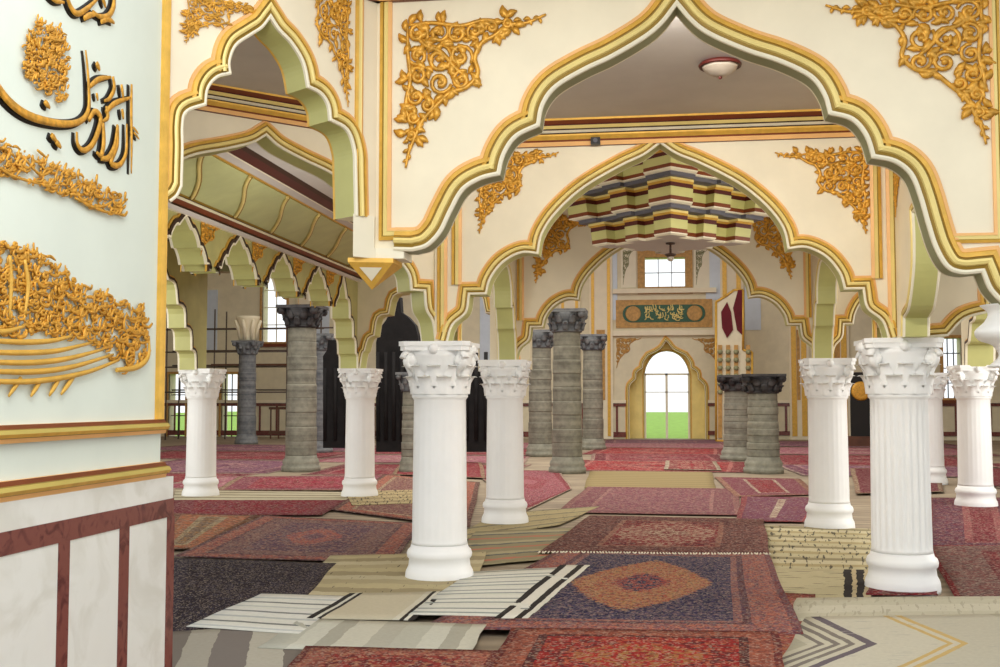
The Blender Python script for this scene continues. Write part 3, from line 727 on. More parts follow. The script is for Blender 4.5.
for nm, r, z0, z1_, k in (('ledge', .99, 3.52, 3.56, 'slate'), ('ledge', 1.24, 3.8, 3.84, 'slate')):
    m = MB(); m.prism(star(r, .07), lambda u, v, h: (u, v, h), z0, z1_, k); m.build(nm, mq)
# its small lamp
lp = empty('pendant_lamp', 'small dark pendant lamp under the stalactite ceiling piece, above the far window', 'lamp', (.1, 12.0, 3.12))
m = MB(); m.lathe([(.05, .15), (.05, .135), (.012, .13), (.012, .04), (.06, .03), (.065, .02), (.03, 0)], 'darkbrown', 14); m.build('lamp_body', lp)
m = MB(); m.ball((0, 0, -.015), .035, 'glass', 8); m.build('bulb', lp)

# ceiling bowl lamp
p = onZ(720, 61, CEIL)
lp = empty('ceiling_lamp', 'round ceiling lamp with dark red rim and frosted bowl above the front arch opening', 'lamp', (p.x, p.y, CEIL))
m = MB(); m.lathe([(.13, -.035), (.15, -.045), (.155, -.03), (.14, -.012), (.06, -.004), (.05, 0)], 'maroon', 28); m.build('lamp_rim', lp)
m = MB(); m.lathe([(.012, -.115), (.05, -.108), (.09, -.088), (.12, -.06), (.132, -.036)], 'glass', 24); m.build('lamp_shade', lp)
m = MB(); m.ball((0, 0, -.122), .014, 'maroon', 6); m.build('finial', lp)
# little black camera on wall B
p = onY(596, 143, YB)
sc_ = empty('security_camera', 'small black camera box on the second arch wall, under the cornice', 'camera', (p.x, YB, p.z))
m = MB(); m.box((-.04, -.1, -.03), (.04, -.02, .03), 'black'); m.build('camera_body', sc_)
m = MB(); m.box((-.015, -.04, .02), (.015, 0, .055), 'metal'); m.build('bracket', sc_)
m = MB(); m.lathe([(.018, 0), (.02, .012)], 'slate', 12, (0, 0, 0)); o = m.build('lens', sc_); o.rotation_euler = (PI / 2, 0, 0); o.location = (0, -.1, 0)

# ------------------------------------------------------------------ far end of the hall
YF = 46.5
fF = frY(YF)
def pF(px, py): q_ = onY(px, py, YF); return (q_.x, q_.z)
dx = pF(667, 400)[0]
door_o = path([[pF(667, 341), pF(673, 349), pF(685, 355)], [pF(685, 355), pF(690, 362), pF(691, 368)], [pF(691, 368), pF(697, 372), pF(698, 379)], [pF(698, 379), pF(704, 385), pF(705, 393)], [pF(705, 393), (pF(705, 393)[0], 0)]], 3)
door_o = [(u - dx, v) for u, v in door_o]
LX0, LX1 = -25, 17
def holed_wall(name, fr, u0, u1, z0, z1_, holes, thick, key):
    """wall from vertical slabs with rectangular holes (u0,u1,z0,z1)"""
    mb = MB(); us = sorted(set([u0, u1] + [h[0] for h in holes] + [h[1] for h in holes]))
    for a, b in zip(us, us[1:]):
        hs = sorted([h for h in holes if h[0] <= a + 1e-6 and h[1] >= b - 1e-6], key=lambda h: h[2]); z = z0
        for h in hs:
            if h[2] > z + 1e-6: mb.box((a, z, -thick), (b, h[2], 0), key, fr)
            z = h[3]
        if z < z1_: mb.box((a, z, -thick), (b, z1_, 0), key, fr)
    return struct(mb.build(name))
def rect(px0, py0, px1, py1): a = pF(px0, py1); b = pF(px1, py0); return (a[0], b[0], max(a[1], .0), b[1])
win_up = rect(645, 257, 685, 287)
DH = (dx - 1.75, dx + 1.75, 0, 4.3)
gardenL = rect(168, 374, 186, 438); gardenM = rect(221, 374, 238, 438)
upL = rect(262, 272, 287, 342); winR = rect(944, 338, 961, 398); up2 = rect(342, 270, 356, 340)
WH = 10.0
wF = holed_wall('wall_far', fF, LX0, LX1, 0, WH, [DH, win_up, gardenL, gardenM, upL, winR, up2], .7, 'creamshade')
# door surround with stepped ogee opening
mo = mirror(door_o, dx)
sur = arch_wall('door_surround', fF, 4.3, DH[0], DH[1], [mo], .7, soffit='yellow', face='creamshade', parent=wF, bottom=(0, 0), mould=scale_prof(MOULD, .9))
din = path([[(0, 3.62), (.3, 3.56), (.6, 3.36), (.82, 3.0), (.92, 2.6)], [(.92, 2.6), (.92, 0)]], 4)
fI = frY(YF + .62)
arch_wall('door_surround', fI, 4.3, DH[0], DH[1], [mirror(din, dx)], .08, soffit='yellow', face='yellow', parent=wF, bottom=(0, 0), mould=scale_prof(MOULD, .5))
dr = MB()
for x in (-.92, -.06, .86): dr.box((dx + x, YF + .66, 0), (dx + x + (.1 if x == -.06 else .06), YF + .7, 2.7), 'white')
dr.box((dx - .92, YF + .66, 2.62), (dx + .92, YF + .7, 2.7), 'white'); dr.box((dx - .92, YF + .66, 1.9), (dx + .92, YF + .7, 1.94), 'white')
d1 = struct(dr.build('door_1'))
# window frames
def window(name, r, bars_u, bars_z, key='white', fw=.08, sill=True, fkey='ochre'):
    u0, u1, z0, z1_ = r; mb = MB()
    for a, b in (((u0 - fw, z0 - fw), (u1 + fw, z0)), ((u0 - fw, z1_), (u1 + fw, z1_ + fw)), ((u0 - fw, z0), (u0, z1_)), ((u1, z0), (u1 + fw, z1_))):
        mb.box((a[0], a[1], -.1), (b[0], b[1], .06), fkey, fF)
    w_ = struct(mb.build(name)); mb = MB()
    for k in range(1, bars_u): u = u0 + (u1 - u0) * k / bars_u; mb.box((u - .02, z0, -.3), (u + .02, z1_, -.26), key, fF)
    for k in range(1, bars_z): z = z0 + (z1_ - z0) * k / bars_z; mb.box((u0, z - .02, -.3), (u1, z + .02, -.26), key, fF)
    if mb.v: mb.build('window_bars', w_)
    if sill: mb = MB(); mb.box((u0 - .3, z0 - .22, -.1), (u1 + .3, z0 - .08, .16), 'brown', fF); mb.build('window_sill', w_)
    return w_
window('window_1', win_up, 3, 2, 'paleblue', .3)
window('window_2', upL, 2, 4, 'white', .1); window('window_3', up2, 2, 4, 'white', .1)
window('window_4', gardenL, 2, 3, 'metal', .1, False); window('window_5', gardenM, 2, 3, 'metal', .1, False); window('window_6', winR, 3, 4, 'slate', .12)
# green inscription panel over the door
a = pF(616, 328); b = pF(712, 299)
pn = empty('inscription_panel', 'long dark green panel with gold script in a gold frame above the bright doorway', 'sign', ((a[0] + b[0]) / 2, YF, (a[1] + b[1]) / 2))
hw, hh = (b[0] - a[0]) / 2, (b[1] - a[1]) / 2
m = MB(); m.box((-hw, -.06, -hh), (hw, -.0, hh), 'ochre'); m.build('frame_board', pn)
m = MB(); rr_ = hh * .62; L_ = hw * .86
oval = [(L_ - rr_ + rr_ * math.cos(x), rr_ * math.sin(x)) for x in [(-PI / 2 + PI * k / 10) for k in range(11)]] + [(-L_ + rr_ + rr_ * math.cos(x), rr_ * math.sin(x)) for x in [(PI / 2 + PI * k / 10) for k in range(11)]]
m.prism(oval, lambda u, v, h: (u, -h, v), .05, .08, 'greenpanel'); m.build('green_field', pn)
m = MB(); rnd = random.Random(5)
for k in range(46):
    x = rnd.uniform(-.75, .75); z = rnd.uniform(-.22, .24); s_ = rnd.uniform(.1, .2)
    pts = [(x + s_ * .6, -.085, z - .05), (x + s_ * .2, -.09, z - s_ * .5), (x - s_ * .5, -.09, z - s_ * .2), (x - s_ * .5, -.085, z + s_ * .4)] if k % 2 else [(x, -.085, z + s_), (x + .02, -.09, z), (x - .04, -.085, z - s_ * .5)]
    m.tube(smooth(pts, 3), .022, 'yellow', 5)
m.build('script', pn)
for sx in (-1, 1):
    m = MB(); m.lathe([(.32, 0), (.3, .02)], 'ochre', 20)
    o = m.build('rosette', pn); o.rotation_euler = (PI / 2, 0, 0); o.location = (sx * 1.25, -.08, 0)
# pilasters, strips, dado of the far wall
def wallbox(px0, py0, px1, py1, h0, h1, key, name):
    a = pF(px0, py1); b = pF(px1, py0); mb = MB(); mb.box((a[0], max(0, a[1]), h0), (b[0], b[1], h1), key, fF); return mb.build(name, wF)
for x0, x1 in ((590, 612), (722, 742), (296, 318), (500, 520), (560, 580), (790, 806), (828, 846)):
    wallbox(x0, 200, x1, 441, 0, .12, 'cream', 'pilaster')
    wallbox(x0 + 2, 240, x0 + 4, 436, .12, .16, 'gold', 'pilaster_line'); wallbox(x1 - 4, 240, x1 - 2, 436, .12, .16, 'gold', 'pilaster_line')
    wallbox(x0 + 7, 330, x1 - 7, 400, .12, .15, 'ochre', 'pilaster_panel')
for x0, x1, y0, y1 in ((603, 617, 235, 320), (706, 720, 235, 300), (745, 760, 262, 330), (480, 496, 250, 380), (200, 218, 290, 350), (308, 330, 270, 350)):
    wallbox(x0, y0, x1, y1, 0, .05, 'paleblue', 'wall_panel')
for x0, x1 in ((623, 634), (696, 707)):
    wallbox(x0 - 2, 240, x1 + 2, 288, 0, .06, 'white', 'wall_panel')
    a = pF(x0, 285); b = pF(x1, 250)
    arabesque('panel_ornament', fF, a[0], b[1], b[0] - a[0], a[1] - b[1], None, 31 + x0, parent=wF, lite=True, h=.06, th=1.6, key='olive')
wallbox(613, 288, 716, 294, 0, .25, 'cream', 'ledge'); wallbox(613, 330, 722, 336, 0, .2, 'cream', 'ledge')
for x0, sx in ((616, 1), (718, -1)):
    a = pF(x0, 338); b = pF(x0 + 26 * sx, 368)
    arabesque('panel_ornament', fF, a[0], a[1], b[0] - a[0], b[1] - a[1], None, 41 + x0, parent=wF, lite=True, key='ochre', th=1.4)
for x0, x1 in ((165, 626), (708, 1000)):
    wallbox(x0, 403, x1, 406, 0, .05, 'redmarble', 'dado_band'); wallbox(x0, 432, x1, 435, 0, .05, 'redmarble', 'dado_band'); wallbox(x0, 400, x1, 403, 0, .1, 'cream', 'dado_cap')
    x = x0 + 9
    while x < x1: wallbox(x, 406, x + 2, 432, 0, .05, 'redmarble', 'dado_strip'); x += 17
# side walls and roof of the hall
mb = MB(); mb.box((LX0 - .3, 10, 0), (LX0, YF, WH), 'creamshade'); struct(mb.build('wall_hall_left'))
mb = MB(); mb.box((LX1, 10, 0), (LX1 + .3, YF, WH), 'creamshade'); struct(mb.build('wall_hall_right'))
mb = MB(); mb.box((LX0, 14.9, WH), (LX1, YF + .7, WH + .2), 'creamshade'); struct(mb.build('ceiling_hall'))
mb = MB(); mb.box((-2.4, 14.96, CEIL), (5.2, 15.1, WH), 'creamshade'); struct(mb.build('wall_clerestory'))

# far-left scaffolding, railing, panels blacked in as dark archways, minbar
def pipe(mb, a, b, r=.03): mb.tube([a, b], r, 'metal', 6)
sf = empty('scaffolding', 'dark pipe scaffolding against the far left wall', 'scaffolding', (-15.5, 43.0, 0))
for k, x in enumerate((-19.6, -17.6, -14.6, -13.6)):
    for y in (42.4, 43.6):
        m = MB(); pipe(m, (x + 15.5, y - 43, 0), (x + 15.5, y - 43, 5.2 if x < -14 else 6.2)); m.build('upright', sf)
for z in (1.9, 2.9, 3.5, 4.4):
    m = MB(); pipe(m, (-4.4, -.6, z), (2.4, -.6, z)); pipe(m, (-4.4, .6, z + .1), (2.4, .6, z + .1)); m.build('cross_pipe', sf)
m = MB(); m.box((-2.2, -.7, 2.95), (1.2, .7, 3.02), 'wood'); m.build('plank', sf)
rl = empty('railing', 'brown wooden railing with thin balusters in front of the far left wall', 'railing', (-15.2, 44.6, 0))
for z in (.25, 1.25):
    m = MB(); m.box((-.9, -.05, z - .05), (3.6, .05, z + .05), 'wood'); m.build('rail', rl)
for k in range(14):
    m = MB(); m.box((-.85 + k * .34, -.025, .0), (-.8 + k * .34, .025, 1.2), 'wood'); m.build('baluster', rl)
m = MB(); pl = []
a_ = [(376, 452), (376, 342), (380, 328), (386, 320), (390, 312), (390, 297), (400, 297), (401, 312), (408, 317), (415, 325), (418, 336), (420, 452)]
YD = 27.5
def dark_archway(name, pts, Y, label):  # black panel shaped as the dark room seen through a cusped arch
    m = MB(); m.prism([(onY(x, y, Y).x, max(0.0, onY(x, y, Y).z)) for x, y in pts], frY(Y), -.3, 0, 'cloth')
    o = m.build(name)
    # ridges on the black panel
    xs = [p_[0] for p_ in pts]; x0, x1 = min(xs), max(xs)
    f_ = MB(); n_ = max(3, int((x1 - x0) / 7))
    for k in range(n_):
        x = x0 + 2 + (x1 - x0 - 4) * k / (n_ - 1); yt = 345 if name == 'black_drape' else 380
        a = onY(x, 352 if x0 > 340 else 368, Y); b = onY(x, 440, Y); f_.tube([(a.x, Y - .02, a.z), (b.x, Y - .02, max(.05, b.z))], .05, 'cloth', 6)
    f_.build('cloth_fold', o)
    return tag(o, label, 'drape')
dark_archway('black_drape', a_, YD, 'tall black draped form with a narrow neck, seen left of the brightest foreground column')
dark_archway('black_drape', [(323, 448), (323, 356), (327, 350), (328, 340), (336, 340), (337, 350), (342, 354), (346, 362), (348, 448)], 30.0, 'black draped form with a narrow neck left of the column under the hanging arcade')
dark_archway('black_drape', [(455, 452), (455, 366), (466, 368), (478, 370), (486, 380), (488, 452)], 27.6, 'black draped form glimpsed between the two white columns left of the aisle')
# minbar at right
YM = 43.5
def pM(px, py, Y=YM): q_ = onY(px, py, Y); return (q_.x, max(0, q_.z))
mn = empty('minbar', 'carved cream and gold pulpit with dark red panels right of the bright doorway', 'pulpit', (pM(735, 440)[0], YM, 0))
ox = pM(735, 440)[0]
def mpoly(name, pts, h0, h1, key, edge=None):
    m = MB(); pp = [(pM(x, y)[0] - ox, pM(x, y)[1]) for x, y in pts]; m.prism(pp, lambda u, v, h: (u, -h, v), h0, h1, key)
    if edge:
        for a, b in zip(pp, pp[1:] + pp[:1]): m.tube([(a[0], -h1, a[1]), (b[0], -h1, b[1])], .05, edge, 5)
    return m.build(name, mn)
mpoly('side_panel', [(716, 441), (716, 302), (726, 296), (734, 290), (743, 290), (743, 350), (752, 352), (752, 441)], -1, 0, 'creamshade', 'gold')
mpoly('red_panel', [(733, 308), (738, 290), (742, 290), (742, 335), (737, 330)], .02, .05, 'redcloth')
mpoly('red_panel', [(721, 312), (727, 302), (731, 312), (733, 330), (727, 338), (722, 328)], .02, .05, 'redcloth')
for x0 in (718, 726, 734, 746):
    mpoly('carved_strip', [(x0, 438), (x0, 345), (x0 + 4, 345), (x0 + 4, 438)], .0, .07, 'ochre')
    for k in range(6): m = MB(); c_ = pM(x0 + 2, 352 + k * 8); m.ball((c_[0] - ox, -.09, c_[1]), .1, 'olive', 6); m.build('carved_boss', mn)
# gold round emblem
c_ = onY(861, 389, 40)
em = empty('round_emblem', 'round gold emblem on a black board between the two nearest right columns', 'emblem', (c_.x, 40, c_.z - .55))
m = MB(); m.box((-.36, .0, -1.4), (.36, .08, 1.15), 'black'); m.build('board', em)
m = MB(); m.lathe([(.34, 0), (.3, .05), (.22, .03), (.1, .06)], 'deepgold', 24); o = m.build('gold_disc', em); o.rotation_euler = (PI / 2, 0, 0); o.location = (0, 0, .5)
m = MB(); m.box((-.5, -.3, -1.4 + .0), (.5, .3, -1.05), 'wood'); o = m.build('stand', em)
em.location.z = 1.4

# ------------------------------------------------------------------ rugs
def persian(name, hx, hy, bands, field, motif, motif2, med=None, medc=None, scale=9, medsize=(.5, .5)):
    """bands: [(distance from edge, colour)] ; medallion in the middle"""
    t = NT(name); uv = t.n('ShaderNodeUVMap'); sp = t.n('ShaderNodeSeparateXYZ'); t.l(uv.outputs[0], sp.inputs[0])
    ax = t.math('ABSOLUTE', sp.outputs[0]); ay = t.math('ABSOLUTE', sp.outputs[1])
    d = t.math('MINIMUM', t.math('SUBTRACT', hx, ax), t.math('SUBTRACT', hy, ay))
    cb = t.n('ShaderNodeCombineXYZ'); t.l(ax, cb.inputs[0]); t.l(ay, cb.inputs[1])
    vo = t.n('ShaderNodeTexVoronoi'); vo.inputs['Scale'].default_value = scale * 1.35; t.l(cb.outputs[0], vo.inputs['Vector'])
    vo2 = t.n('ShaderNodeTexVoronoi'); vo2.inputs['Scale'].default_value = scale * 2.6; t.l(cb.outputs[0], vo2.inputs['Vector'])
    nz = t.noise(cb.outputs[0], scale * 1.5, 4)
    rnd_ = t.n('ShaderNodeSeparateColor'); t.l(vo.outputs['Color'], rnd_.inputs[0]); r2 = t.n('ShaderNodeSeparateColor'); t.l(vo2.outputs['Color'], r2.inputs[0])
    F_ = lin(field); A_ = lin(motif); B_ = lin(motif2)
    fld = t.mix(t.math('LESS_THAN', vo.outputs['Distance'], .3), F_, t.mix(t.math('GREATER_THAN', rnd_.outputs[0], .5), A_, B_))
    fld = t.mix(t.math('MULTIPLY', t.math('GREATER_THAN', r2.outputs[1], .72), .75), fld, A_)
    fld = t.mix(t.math('MULTIPLY', t.math('GREATER_THAN', r2.outputs[0], .8), .75), fld, B_)
    if med:
        e = t.math('ADD', t.math('POWER', t.math('DIVIDE', ax, hx * medsize[0]), 1.3), t.math('POWER', t.math('DIVIDE', ay, hy * medsize[1]), 1.3))
        e = t.math('ADD', e, t.math('MULTIPLY', t.math('SUBTRACT', nz, .5), .5))
        inner = t.mix(t.math('MULTIPLY', t.math('GREATER_THAN', r2.outputs[0], .55), .8), lin(med), lin(medc or motif))
        fld = t.mix(t.math('LESS_THAN', e, 1.0), fld, inner)
        fld = t.mix(t.math('LESS_THAN', e, .3), fld, t.mix(t.math('GREATER_THAN', r2.outputs[2], .5), F_, lin(medc or motif)))
    # border bands
    mx = bands[-1][0]; stops = []; prev = 0.0
    for dd, c in bands: stops.append((prev / (mx + 1e-6) * .98, lin(c))); prev = dd
    bcol = t.ramp(t.math('MULTIPLY', t.math('DIVIDE', d, mx), .98), stops)
    bcol = t.mix(t.math('MULTIPLY', t.math('GREATER_THAN', r2.outputs[1], .6), .5), bcol, A_)
    bcol = t.mix(t.math('MULTIPLY', t.math('GREATER_THAN', r2.outputs[2], .7), .45), bcol, B_)
    c = t.mix(t.math('LESS_THAN', d, mx), fld, bcol)
    sp3 = t.n('ShaderNodeTexVoronoi'); sp3.inputs['Scale'].default_value = scale * 6; t.l(uv.outputs[0], sp3.inputs['Vector']); r3 = t.n('ShaderNodeSeparateColor'); t.l(sp3.outputs['Color'], r3.inputs[0])
    c = t.mix(t.math('MULTIPLY', t.math('GREATER_THAN', r3.outputs[0], .76), .5), c, lin((206, 186, 164)))
    c = t.mix(t.math('MULTIPLY', t.math('GREATER_THAN', r3.outputs[1], .74), .6), c, tuple(x * .3 for x in F_[:3]) + (1,))
    wear = t.noise(uv.outputs[0], 1.6, 4)
    c = t.mix(t.math('MULTIPLY', wear, .2), c, lin((132, 104, 98)))
    gr = t.noise(uv.outputs[0], 60, 2)
    c = t.mix(t.math('MULTIPLY', gr, .3), c, tuple(x * .45 for x in F_[:3]) + (1,))
    c = t.mix(.24, c, (.01, .008, .012, 1))
    t.out(c, .95, spec=.1); t.bump(gr, .3, .006); return t.m
def kilim(name, hx, hy, stops, axis=0, period=None, dist=.03, dash=None, chev=0):
    t = NT(name); uv = t.n('ShaderNodeUVMap'); sp = t.n('ShaderNodeSeparateXYZ'); t.l(uv.outputs[0], sp.inputs[0])
    h = hx if axis == 0 else hy; L_ = period or 2 * h
    nz = t.math('MULTIPLY', t.math('SUBTRACT', t.noise(uv.outputs[0], 5, 3), .5), dist)
    x = t.math('ADD', t.math('ADD', sp.outputs[axis], h), nz); x = t.math('ADD', x, t.math('MULTIPLY', t.math('ABSOLUTE', sp.outputs[1 - axis]), chev)); f = t.math('FRACT', t.math('DIVIDE', x, L_))
    c = t.ramp(f, [(p_, lin(k)) for p_, k in stops])
    if dash:
        cb = t.n('ShaderNodeCombineXYZ'); t.l(t.math('MULTIPLY', sp.outputs[axis], 3.0), cb.inputs[0]); t.l(t.math('MULTIPLY', sp.outputs[1 - axis], 26.0), cb.inputs[1])
        n2 = t.noise(cb.outputs[0], .9, 2); c = t.mix(t.math('MULTIPLY', t.math('GREATER_THAN', n2, dash[1]), .8), c, lin(dash[0]))
    gr = t.noise(uv.outputs[0], 30, 3); c = t.mix(t.math('MULTIPLY', gr, .28), c, lin((110, 100, 86)))
    t.out(c, .95, spec=.1); t.bump(gr, .3, .006); return t.m
rug_n = [0]; ZR = [.006]
def rug(name, corners, label, maker, group=None, px=True, fringe=None, wav=.004):
    """corners TL, TR, BR, BL (as seen) -> one thin cloth on the floor"""
    C = [onZ(*c) if px else Vector((c[0], c[1], 0)) for c in corners]
    W_ = ((C[1] - C[0]).length + (C[2] - C[3]).length) / 2; H_ = ((C[3] - C[0]).length + (C[2] - C[1]).length) / 2
    mt = maker(W_ / 2, H_ / 2); z = ZR[0]; ZR[0] += .0009
    me = bpy.data.meshes.new(name); nx = max(6, min(26, int(W_ * 6))); ny = max(6, min(26, int(H_ * 6))); rnd = random.Random(rug_n[0]); ph = rnd.random() * 6; rug_n[0] += 1
    vs = []; uvs = []
    for j in range(ny + 1):
        for i in range(nx + 1):
            a, b = i / nx, j / ny
            p_ = (C[0] * (1 - a) + C[1] * a) * (1 - b) + (C[3] * (1 - a) + C[2] * a) * b
            ed = .012 * W_ ** .3
            p_ += Vector((ed * .5 * math.sin(b * 9 + ph) * (1 if i in (0, nx) else .5), ed * .5 * math.sin(a * 8 + ph * 2), 0))
            vs.append((p_.x, p_.y, z + .002 * wav / .004 * .5 * (1 + math.sin(p_.x * 5 + ph) * math.cos(p_.y * 4 + ph)))); uvs.append(((a - .5) * W_, (.5 - b) * H_))
    fs = [(j * (nx + 1) + i, (j + 1) * (nx + 1) + i, (j + 1) * (nx + 1) + i + 1, j * (nx + 1) + i + 1) for j in range(ny) for i in range(nx)]
    me.from_pydata(vs, [], fs); me.update()
    ul = me.uv_layers.new(name='UVMap')
    for l_ in me.loops: ul.data[l_.index].uv = uvs[l_.vertex_index]
    me.materials.append(mt)
    for p_ in me.polygons: p_.use_smooth = True
    o = bpy.data.objects.new(name, me); COL.objects.link(o)
    so = o.modifiers.new('thickness', 'SOLIDIFY'); so.thickness = .004; so.offset = -1
    tag(o, label, 'rug', group)
    if fringe:
        m = MB(); n_ = int(W_ / .03)
        side = (3, 2) if 'b' in fringe else (0, 1)
        for k in range(n_ + 1):
            a = k / n_; p_ = C[side[0]] * (1 - a) + C[side[1]] * a; s_ = -1 if 'b' in fringe else 1
            p_ += Vector((0, .018 * math.sin(a * 8 + ph * 2), 0))
            m.tube([(p_.x, p_.y, z + .004), (p_.x + rnd.uniform(-.02, .02), p_.y + s_ * .07, z + .003)], .009, 'white', 4)
        m.build('fringe', o)
    return o
CORAL = (196, 106, 82); NAVY = (36, 40, 78); RED = (162, 28, 36); DRED = (112, 24, 34); CRIM = (150, 34, 52); MAUVE = (146, 84, 100); BEIGE = (196, 178, 140); CREAM_ = (226, 216, 186); PINK = (190, 110, 122); BLK = (34, 30, 32); OCH = (186, 136, 78)
def mk(field, motif, motif2, bands, med=None, medc=None, scale=9, ms=(.5, .5)):
    return lambda hx, hy: persian('rug_weave_%d' % rug_n[0], hx, hy, bands, field, motif, motif2, med, medc, scale, ms)
def mkk(stops, axis=0, period=None, dist=.03, dash=None):
    return lambda hx, hy: kilim('kilim_weave_%d' % rug_n[0], hx, hy, stops, axis, period, dist, dash)

# distant field of rugs: three lanes between Y=19 and Y=45
far = [((-13, 19.6), (-9, 23.2), 'crimson'), ((-8.8, 19.8), (-5.4, 22.2), 'pink'), ((-12.6, 24), (-9, 28), 'mauve'), ((-7.4, 23.6), (-3.4, 27.0), 'crimson'), ((-8.8, 28.2), (-3.8, 31.5), 'pink'), ((-15, 29), (-9.4, 33), 'crimson'),
       ((-16.5, 34), (-10, 38), 'mauve'), ((-9, 32.4), (-3.6, 36), 'crimson'), ((-8.6, 37), (-3, 41), 'pink'), ((-1.9, 33.2), (1.7, 37.2), 'scarlet'), ((-2.2, 38.2), (2.4, 41.4), 'pink'), ((-1.8, 41.8), (2.2, 44.8), 'mauve'), ((-1.9, 25.6), (1.7, 29.2), 'scarlet'), ((-1.8, 29.6), (1.6, 33), 'crimson'),
       ((3.0, 24.5), (7, 28), 'mauve'), ((3.0, 28.6), (8, 33), 'crimson'), ((3.2, 34), (9.5, 38.5), 'pink'), ((3.4, 39.5), (10, 44), 'mauve'), ((6.2, 19.6), (9.6, 23.4), 'scarlet'), ((8.2, 24.4), (12.4, 29), 'crimson')]
far_lab = ['crimson rug on the far left floor beyond the leftmost white column', 'pinkish rug on the left floor between the two left white columns', 'mauve rug on the far left floor beside the tall weathered stone column', 'crimson rug behind the column under the hanging arcade', 'pinkish rug on the floor in front of the black draped forms', 'distant crimson rug in front of the far left stone column',
           'mauve rug on the floor in front of the far left scaffolding and railing', 'crimson rug far back, left of the row of grey stone columns', 'pinkish rug near the far wall, left of the grey stone columns', 'scarlet rug in the aisle between the farthest stone columns', 'pinkish rug in the aisle two rugs before the doorway', 'mauve rug right in front of the bright doorway', 'scarlet striped rug across the aisle beside the biggest grey stone column', 'crimson rug across the aisle beside the farther short stone column',
           'mauve rug on the floor right of the nearer short stone column', 'crimson rug beyond the short stone columns on the right', 'pinkish rug near the far right wall', 'mauve rug against the far right wall dado', 'scarlet rug behind the white column at the right edge', 'crimson rug on the far right floor beside the half hidden white column']
pal = {'crimson': ((158, 40, 60), (110, 30, 50), (190, 120, 120)), 'pink': ((196, 124, 140), (160, 70, 90), (214, 170, 164)), 'mauve': ((150, 98, 124), (120, 60, 90), (200, 150, 150)), 'scarlet': ((182, 36, 48), (120, 26, 44), (206, 130, 120))}
for ((x0, y0), (x1, y1), c), lab in zip(far, far_lab):
    f_, a_, b_ = pal[c]; j = lambda: random.uniform(-.25, .25)
    rug('persian_rug', [(x0 - .3 + j(), y1 + .4 + j()), (x1 + .3 + j(), y1 + .4 + j()), (x1 + .3 + j(), y0 - .4 + j()), (x0 - .3 + j(), y0 - .4 + j())], lab, mk(f_, a_, b_, [(.1, (200, 180, 160)), (.4, a_), (.5, b_)], b_, a_, 4), 'rugs in the far part of the hall', px=False)

# middle distance
rug('plain_mat', [(590, 472), (712, 473), (716, 491), (584, 489)], 'plain olive beige mat lying across the aisle', mkk([(0, (150, 132, 92)), (.5, (160, 142, 100))], 1, .5))
rug('persian_rug', [(470, 470), (560, 472), (572, 490), (524, 513)], 'pinkish red rug left of the plain beige mat beside the second left aisle column', mk(PINK, CRIM, MAUVE, [(.08, CREAM_), (.3, CRIM)], CRIM, PINK, 6))
rug('persian_rug', [(588, 488), (738, 490), (742, 517), (556, 514)], 'mauve rug across the aisle in front of the plain beige mat', mk((158, 98, 108), (120, 60, 80), (186, 130, 120), [(.1, (176, 120, 112)), (.4, (140, 80, 90)), (.46, (190, 140, 130))], None, None, 7))
rug('persian_rug', [(714, 478), (800, 480), (818, 496), (735, 498)], 'small red rug with beige border beside the right end of the plain beige mat', mk((160, 40, 52), DRED, MAUVE, [(.12, (190, 150, 120)), (.5, MAUVE), (.56, CREAM_)], None, None, 7))
rug('persian_rug', [(742, 498), (826, 499), (806, 524), (736, 523)], 'mauve rug with red middle in front of the second right column', mk((166, 40, 58), DRED, MAUVE, [(.08, (180, 90, 90)), (.5, (128, 84, 110)), (.56, CREAM_)], None, None, 7))
rug('kilim', [(500, 515), (600, 508), (560, 527), (440, 545)], 'olive beige matting behind the brightest column, left of the dark red medallion rug', mkk([(0, (170, 156, 116)), (.5, (132, 122, 98)), (.7, (176, 160, 120))], 1, .8, .2, (BLK, .66)))
rug('kilim', [(476, 534), (580, 530), (545, 562), (440, 572)], 'coral and olive striped kilim beside the brightest column foot', mkk([(0, (150, 140, 108)), (.3, (190, 120, 96)), (.42, (150, 140, 108)), (.7, (96, 98, 96)), (.8, (176, 164, 130))], 1, .9, .2))
rug('persian_rug', [(174, 500), (352, 501), (322, 517), (172, 518)], 'long narrow crimson rug in front of the leftmost white column', mk((156, 32, 52), DRED, MAUVE, [(.1, (110, 40, 50)), (.3, (140, 60, 70))], None, None, 6))
rug('persian_rug', [(238, 478), (400, 476), (398, 492), (215, 492)], 'crimson rug with mauve border behind the left white columns', mk((168, 40, 66), DRED, PINK, [(.12, BEIGE), (.5, MAUVE)], None, None, 5))
rug('kilim', [(176, 492), (352, 494), (352, 502), (172, 502)], 'pale beige strip of matting behind the long narrow crimson rug', mkk([(0, (196, 186, 158)), (.6, (150, 140, 116))], 1, .5, .1))
rug('persian_rug', [(384, 476), (480, 484), (470, 530), (332, 512)], 'dull mauve and coral rug behind the brightest foreground column', mk((150, 100, 96), (120, 66, 66), (190, 150, 120), [(.12, (96, 60, 56)), (.4, CORAL), (.5, BEIGE)], None, None, 6))
rug('persian_rug', [(172, 516), (262, 518), (196, 552), (150, 552)], 'orange brown rug end next to the marble dado', mk((140, 116, 96), OCH, (110, 84, 76), [(.1, (120, 70, 50)), (.3, (206, 120, 84)), (.38, BEIGE)], None, None, 6))
rug('persian_rug', [(262, 518), (424, 526), (392, 566), (172, 560)], 'mauve floral rug with coral border in front of the left white columns', mk((124, 92, 104), (92, 66, 92), (182, 130, 110), [(.06, (90, 50, 46)), (.26, (190, 108, 84)), (.32, (110, 74, 76)), (.6, (150, 112, 104))], (196, 112, 92), (150, 100, 110), 8, (.3, .4)))
